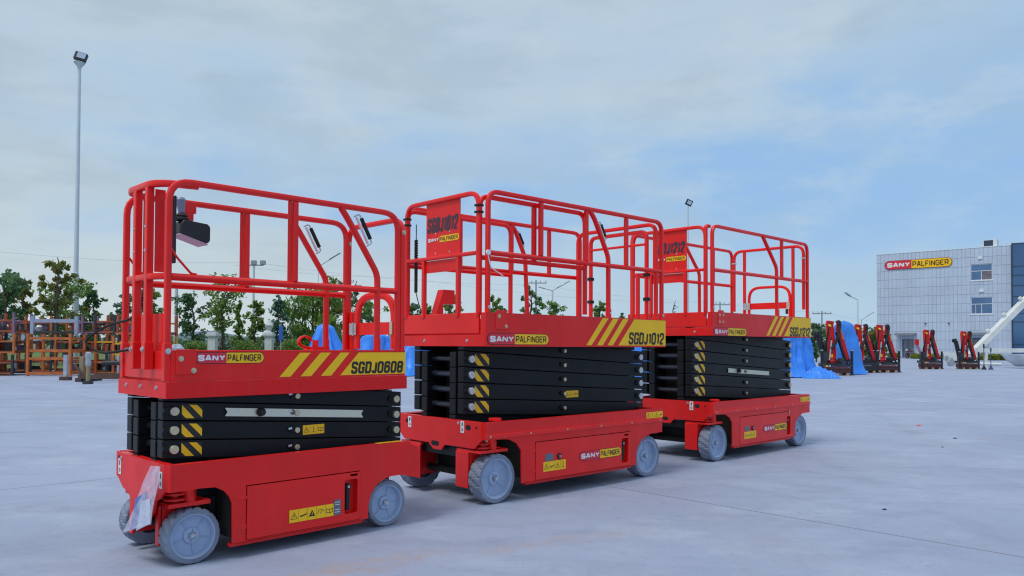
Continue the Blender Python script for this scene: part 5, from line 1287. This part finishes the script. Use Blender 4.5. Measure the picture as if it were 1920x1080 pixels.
# ================================================================ cranes, tarpaulins
CR = mat('crane_red', (.58, .012, .016), .42, spec=.3, noise=(4, .15)); CO = mat('crane_orange', (.72, .16, .02), .4, noise=(4, .15)); MAR = mat('maroon_base', (.20, .03, .035), .6, noise=(5, .4))
def crane(x, y, rz, s, label, style=0):
    root = empty('folded_crane', (x, y, 0), rz); tag(root, label, 'crane', 'folded red loader cranes standing on the yard'); root.scale = (s, s, s)
    b = B(); b.box((-.52, -.30, .10), (.52, .30, .34)); b.build('base_frame', MAR if style != 1 else DK, root, bevel=.02)
    for xx in (-.4, 0, .4): B().box((xx-.05, -.34, 0), (xx+.05, .34, .099)).build('pallet_block', mat('pallet_wood', (.40, .28, .15), .8), root)
    for zz in (.16, .26): B().box((-.56, -.325, zz), (.56, -.301, zz+.04)).build('side_bar', DK, root)
    B().box((-.62, -.26, .36), (.62, .26, .50)).build('stabilizer_beam', DK, root, bevel=.015)
    for xx in (-.60, .60):
        o = B().cyl((xx, -.20, .06), (xx, -.20, 1.02), .055, 14).build('stabilizer_leg', BLKP, root); B().cyl((xx, -.20, .02), (xx, -.20, .06), .10, 14).build('foot_pad', DK, o); B().cyl((xx, -.20, 1.02), (xx, -.20, 1.06), .065, 14).build('cap', STEEL, o)
    b = B(); b.plate([(-.26, .50), (.00, .50), (.02, .90), (-.10, 2.12), (-.06, 2.24), (-.34, 2.28), (-.38, 2.15), (-.32, 1.2)], .20, near(-.12)); co_ = b.build('main_boom', CR, root, bevel=.02)
    for q0, q1 in (((-.345, -.128, 2.10), (-.27, -.128, .62)), ((-.12, -.128, 2.05), (-.01, -.128, .62))): B().bar(q0, q1, .016, .03, (0, 1, 0)).build('boom_rib', CR, co_)
    for zz in (.62, 1.05, 1.55, 2.16): B().cyl((-.20, -.12, zz), (-.20, -.15, zz), .035, 10).build('pin', DK, co_)
    B().bar((-.29, -.16, .60), (-.20, -.16, 1.45), .05, .05).build('tension_cylinder', STEEL, co_)
    for q in range(4): B().tube(fillet([(-.46+q*.05, -.10+q*.03, .5), (-.52+q*.04, -.12, 1.0+q*.1), (-.40+q*.02, -.14, 1.5+q*.08), (-.30, -.13, 1.75+q*.1)], .3, 6), .022).build('hose', RUB, root)
    B().box((-.56, -.22, .50), (-.36, .12, .98)).build('valve_bank', DK, root, bevel=.02)
    B().box((.10, -.24, .50), (.30, .10, .72)).build('oil_tank', DK, root, bevel=.02)
    B().box((-.32, -.135, 2.02), (-.20, -.121, 2.12)).build('sticker', YEL, co_); B().box((-.24, -.135, .74), (-.14, -.121, .88)).build('sticker', YEL, co_)
    b = B(); b.plate([(.06, 2.18), (.16, 2.16), (.58, .60), (.42, .54), (.32, .70), (.02, 1.90)], .14, near(-.08)); ao = b.build('outer_boom', CR, root, bevel=.015)
    B().plate([(.13, 2.06), (.185, 2.04), (.33, 1.50), (.27, 1.48)], .006, near(-.086)).build('boom_decal', CO, ao)
    B().tube(fillet([(-.02, -.14, 2.20), (.12, -.17, 2.26), (.16, -.17, 2.10), (.06, -.18, 1.70), (-.02, -.18, 1.35), (-.22, -.18, 1.10)], .15, 6), .055).build('hose_bundle', BLKP, root)
    B().cyl((.05, -.02, 1.80), (.40, -.02, .62), .075, 14).build('boom_cylinder', BLKP, root)
    if style != 2:
        B().cyl((-.42, .05, .62), (-.66, .05, 1.66), .12, 14).build('lift_cylinder', BLKP, root); b = B(); b.lathe([(.13, 0), (.15, .08), (.12, .2), (.001, .2)], (-.72, .05, 1.62), (-.25, 0, 1), 16); b.build('cylinder_head', BLKP, root)
    else:
        b = B(); b.cyl((-.38, .05, .55), (-.72, .05, 1.40), .07, 12); b.build('lift_cylinder', mat('mauve_boom', (.35, .20, .28), .5), root); B().box((-.84, -.03, 1.40), (-.66, .12, 1.72)).build('cylinder_head', CR, root)
    B().lathe([(.20, 0), (.20, .10), (.14, .16), (.001, .16)], (-.14, .0, .50), (0, 0, 1), 18).build('slew_ring', CR, root)
    rs = random.Random(int(x*10)); b = B()
    for q in range(7): xx = rs.uniform(-.5, .4); b.tube(fillet([(xx, -.28, .50), (xx+.08, -.32, .60+rs.random()*.15), (xx+.2, -.28, .50)], .08, 4), .018)
    b.build('hydraulic_hose', RUB, root)
    for q in range(3): B().box((-.48+q*.12, -.345, .36), (-.40+q*.12, -.3255, .42)).build('valve_block', (YEL, STEEL, DK)[q], root)
    return root
crane(13.75, 33.0, radians(-6), 1.02, 'folded red crane nearest the camera, between the two blue tarpaulins')
crane(16.45, 36.4, radians(-4), 1.0, 'red folded crane on a black base, left one of the close pair', 1)
crane(17.75, 37.0, radians(-4), 1.0, 'red folded crane, right one of the close pair, next to the building corner', 0)
crane(23.2, 43.1, radians(4), .96, 'red folded crane with mauve arms standing in front of the building door', 2)
crane(25.5, 43.5, radians(4), .93, 'rightmost red folded crane at the foot of the white boom', 0)
TARP = mat('blue_tarp', (.045, .25, .82), .42, spec=.4, noise=(1.2, .22), bump=(7, .35, .02))
def tarp(x, y, h, r0, label, seed, squash=.8, lean=0.0, peak=.18, puddle=0):
    rs = random.Random(seed); n, k = 96, 26; ph = [rs.uniform(0, 6.28) for _ in range(6)]; b = B(); vs = []
    fr = [rs.choice((3, 4)), rs.choice((6, 7)), rs.choice((10, 11, 13)), 19]
    for j in range(k+1):
        t = j/k; z = h*(1-t); rad = peak*r0 + (r0-peak*r0)*(t**1.15)
        if t < .08: rad *= sqrt(max(.0005, t/.08))*1.0
        for i in range(n):
            a = 2*pi*i/n; f = 1 + (.13*sin(fr[0]*a+ph[0]) + .09*sin(fr[1]*a+ph[1]+t*2) )*min(1, t*2.5) + (.05*sin(fr[2]*a+ph[2]+t*1.5)+.03*sin(fr[3]*a+ph[3]-t*3))*t
            if t > .9: f += (t-.9)*1.6*(1+.5*sin(5*a+ph[4]))
            zz = z + (.05*h*sin(2*a+ph[5])*(1-t)*t*2)
            if t > .95: zz = .02 + .02*abs(sin(9*a))
            q = mnoise.noise(Vector((cos(a)*1.6+seed, sin(a)*1.6, z*.45))); q2 = abs(mnoise.noise(Vector((cos(a)*4.2, sin(a)*4.2+seed, z*1.1+q*2))))
            f += (.26*q - .20*q2)*min(1, t*3) + .05*mnoise.noise(Vector((a*3, z*4, seed)))
            vs.append((x + cos(a)*rad*f + lean*(1-t) + .10*q, y + sin(a)*rad*f*squash, max(.01, zz + .10*q*(1-t))))
    b.add(vs, [(j*n+i, j*n+(i+1) % n, (j+1)*n+(i+1) % n, (j+1)*n+i) for j in range(k) for i in range(n)]); b.add([(x+lean, y, h+.004)], [])
    o = b.build('tarpaulin_cover', TARP, smooth=60); tag(o, label, 'tarpaulin', 'blue tarpaulins draped over machines'); return o
tarp(11.15, 30.7, 2.2, .98, 'large blue tarpaulin cover right behind the tallest lift', 3, lean=-.1, peak=.5)
tarp(14.80, 34.3, 2.32, .72, 'narrow upright blue tarpaulin cover right of the nearest folded crane', 5, lean=-.18, peak=.5)
tarp(-8.7, 36, 2.15, 1.15, 'blue tarpaulin cover behind the sloped tube of the smallest lift', 7, peak=.3)
tarp(-6.3, 36, 1.75, 1.2, 'blue tarpaulin cover seen through the arched gate', 9, peak=.5)
tarp(-3.6, 31, 1.25, 1.5, 'blue tarpaulin cover in the gap under the middle lift platform', 12, peak=.6)
tarp(5.25, 30, 1.9, 1.1, 'blue tarpaulin cover in the narrow gap between middle and tallest lift', 15, peak=.4)
# crumpled end of the big tarpaulin on the ground
b = B(); rs = random.Random(6); n, k = 60, 16; vs = []
for j in range(k+1):
    for i in range(n+1):
        u, w = i/n, j/k; e = (sin(pi*w)*sin(pi*min(1, u*1.02)))**.5 if 0 < u < 1 and 0 < w < 1 else 0
        q = mnoise.noise(Vector((u*4, w*3, 1))); r_ = 1-abs(mnoise.noise(Vector((u*7+q, w*5, 3))))*2.2; z = e*(.20 + .22*q + .16*r_ + .05*mnoise.noise(Vector((u*20, w*14, 5)))); vs.append((11.1+u*1.35, 29.2+w*1.0, max(.004, z)))
b.add(vs, [(j*(n+1)+i, j*(n+1)+i+1, (j+1)*(n+1)+i+1, (j+1)*(n+1)+i) for j in range(k) for i in range(n)])
tag(b.build('tarpaulin_heap', TARP, smooth=50), 'crumpled heap of blue tarpaulin lying on the concrete', 'tarpaulin')

# white pump parts, stands and motorcycle in front of the building
WS = mat('white_steel', (.70, .72, .70), .45, noise=(2, .12))
Yb = 52; p0 = W3(1829, 657, Yb); p1 = W3(1950, 536, Yb)
root = empty('white_boom', (p0[0], Yb, 0)); tag(root, 'slanting white boom rising past the right edge of the photo', 'boom')
o_ = Vector((p0[0], Yb, 0)); b = B(); b.bar(Vector(p0)-o_, Vector(p1)-o_, .40, .50, (0, 1, 0)); b.build('boom_arm', WS, root, bevel=.04)
b = B(); b.bar(Vector(W3(1830, 657, Yb))-o_, Vector(W3(1822, 668, Yb))-o_, .5, .5, (0, 1, 0)); b.box((-.12, -.15, 0), (.12, .15, .65)); b.build('pivot_block', WS, root, bevel=.03)
d_ = (Vector(p1)-Vector(p0)).normalized(); nrm = Vector((-d_.z, 0, d_.x))
for q in (.25, .5, .75): c0 = Vector(p0).lerp(Vector(p1), q)-o_ + nrm*.27; B().bar(c0, c0+nrm*.16, .18, .2, (0, 1, 0)).build('lug', WS, root)
a, c = Vector(W3(1836, 657, 51)), Vector(W3(1960, 657, 51)); root = empty('white_beam', (a.x, 51, 0)); tag(root, 'long white horizontal beam above the yellow-green shrubs', 'beam'); oo = Vector((a.x, 51, 0))
B().bar(a-oo, c-oo, .3, .27).build('tube', WS, root); [B().box((q, -.15, 0), (q+.12, .15, a.z-.13)).build('support', WS, root) for q in (.35, 3.3)]
a = Vector(W3(1905, 662, 46)); b = B(); b.lathe([(.30, .0), (.75, .28), (1.0, .66), (1.05, .72), (1.0, .70), (.001, .55)], (a.x+.35, 46, .10), (0, 0, 1), 40, mod=lambda j, i: .05*sin(i*.9+j)); root = empty('hopper_cover', (0, 0, 0)); bpy.data.objects.remove(root)
tag(b.build('covered_hopper', mat('pale_cloth', (.60, .66, .72), .6, noise=(2, .2))), 'pale cloth-covered hopper under the white beam at the right edge', 'hopper')
for px_, m, lab in ((1845, RUB, 'black cone stand with a tall thin rod'), (1858, mat('slate_rubber', (.05, .08, .13), .6), 'slate-blue cone stand with a tall thin rod')):
    x, _ = pxz(px_, 690, 42.5); root = empty('rod_stand', (x, 42.5, 0)); tag(root, lab, 'stand', 'cone stands before the building'); _, zt_ = pxz(px_, 645 if px_ == 1845 else 652, 42.5)
    B().cyl((0, 0, .15), (0, 0, zt_), .02, 8).build('rod', m, root); B().lathe([(.12, 0), (.12, .03), (.03, .22), (.03, .24)], (0, 0, 0), (0, 0, 1), 14).build('cone_base', m, root); B().cyl((0, 0, zt_-.22), (0, 0, zt_), .04, 8).build('tip', m, root)
a = Vector(W3(1785, 686, 50)); root = empty('pipe_on_wheel', (a.x, 50, 0)); tag(root, 'white pipe lying on the yard with a grey wheel at its left end', 'pipe')
B().cyl((0, 0, .22), (0, .18, .22), .22, 20).build('wheel', GP, root); B().cyl((.1, .1, .20), (3.2, .1, .14), .09, 12).build('pipe', WS, root)
a = Vector(W3(1800, 680, 50)); root = empty('white_step_frame', (a.x-.3, 51, 0), radians(0)); tag(root, 'white steel steps frame left of the rightmost crane', 'frame')
B().plate([(-.75, .95), (.6, .85), (.75, .0), (.3, .0), (-.55, .85)], .12, near(0)).build('side_plate', WS, root); [B().box((-.4+q*.3, -.04, .55-q*.15), (-.25+q*.3, -.001-.12, .80-q*.15)).build('step', GP, root) for q in range(3)]
# motorcycle
x, _ = pxz(1700, 670, 85); root = empty('motorcycle', (x, 84, 0), radians(20)); tag(root, 'small parked motorcycle by the building door', 'motorcycle')
for xx in (-.55, .55): b = B(); b.tube([(xx+.26*cos(a), 0, .30+.26*sin(a)) for a in [i*pi/8 for i in range(16)]], .05, closed=True); b.cyl((xx, -.05, .3), (xx, .05, .3), .07, 10); b.build('wheel', RUB, root)
b = B(); b.bar((-.5, 0, .35), (.3, 0, .5), .2, .25); b.bar((-.6, 0, .78), (.0, 0, .76), .24, .14); b.build('body', mat('maroon_paint', (.18, .03, .06), .4), root)
b = B(); b.bar((.55, 0, .3), (.32, 0, 1.02), .08, .08, (0, 1, 0)); b.bar((.33, -.32, 1.02), (.33, .32, 1.02), .05, .05); b.cyl((-.66, 0, .82), (-.66, 0, 1.05), .15, 10); b.build('fork_and_bars', WRAP, root)

# ================================================================ the lifts
random.seed(2)
for spec in (SMALL, MID, TALL): build_lift(dict(spec))

# plastic document bag hanging from the front corner of the small lift
Mw = Matrix.Translation((SMALL['X'], SMALL['Y'], 0)) @ Matrix.Rotation(SMALL['T'], 4, 'Z')
film = bpy.data.materials.new('clear_film'); film.use_nodes = True; nt = film.node_tree; p = nt.nodes['Principled BSDF']
p.inputs['Base Color'].default_value = (.70, .72, .90, 1); p.inputs['Roughness'].default_value = .22; p.inputs['Alpha'].default_value = .52
n = nt.nodes.new('ShaderNodeTexNoise'); n.inputs['Scale'].default_value = 7; n.inputs['Detail'].default_value = 1; mr_ = nt.nodes.new('ShaderNodeMapRange'); mr_.inputs[1].default_value = .35; mr_.inputs[2].default_value = .7; mr_.inputs[3].default_value = .26; mr_.inputs[4].default_value = .50
nt.links.new(n.outputs[0], mr_.inputs[0]); nt.links.new(mr_.outputs[0], p.inputs['Alpha'])
bm_ = nt.nodes.new('ShaderNodeBump'); bm_.inputs['Distance'].default_value = .02; bm_.inputs['Strength'].default_value = .35; nt.links.new(n.outputs[0], bm_.inputs['Height']); nt.links.new(bm_.outputs[0], p.inputs['Normal'])
root = empty('document_bag', Mw @ Vector((-.19, .0, .556)), SMALL['T']); tag(root, 'clear plastic bag of papers hanging at the front of the smallest lift', 'plastic bag')
corners = dict(tl=(.075, -.012), tr=(-.058, .0), bl=(.385, -.415), br=(-.02, -.30)); bb = B(); n_, m_ = 14, 18
for side in (0, 1):
    vs = []
    for j in range(m_+1):
        t = j/m_
        for i in range(n_+1):
            s_ = i/n_; L_ = Vector(corners['tl']).lerp(Vector(corners['bl']), t); R_ = Vector(corners['tr']).lerp(Vector(corners['br']), t); q = L_.lerp(R_, s_)
            puff_ = sin(pi*s_)*(.006+.018*t) * (1 if side else -1) + .004*sin(s_*9+t*7); vs.append((-.012 - .03*t + puff_*-1, q.x-.05+.05, q.y))
    bb.add(vs, [(j*(n_+1)+i, j*(n_+1)+i+1, (j+1)*(n_+1)+i+1, (j+1)*(n_+1)+i) for j in range(m_) for i in range(n_)])
bb.build('film', film, root, smooth=60)
pp = B(); pp.plate([(-.30, -.385), (-.10, -.325), (-.075, -.15), (-.22, -.20)], .004, front(-.035)); pp.build('booklet', mat('blue_booklet', (.10, .16, .45), .5), root)
pp = B(); pp.plate([(-.19, -.37), (.0, -.30), (.0, -.17), (-.12, -.20)], .003, front(-.041)); pp.build('paper', mat('pale_paper', (.55, .60, .75), .6), root)
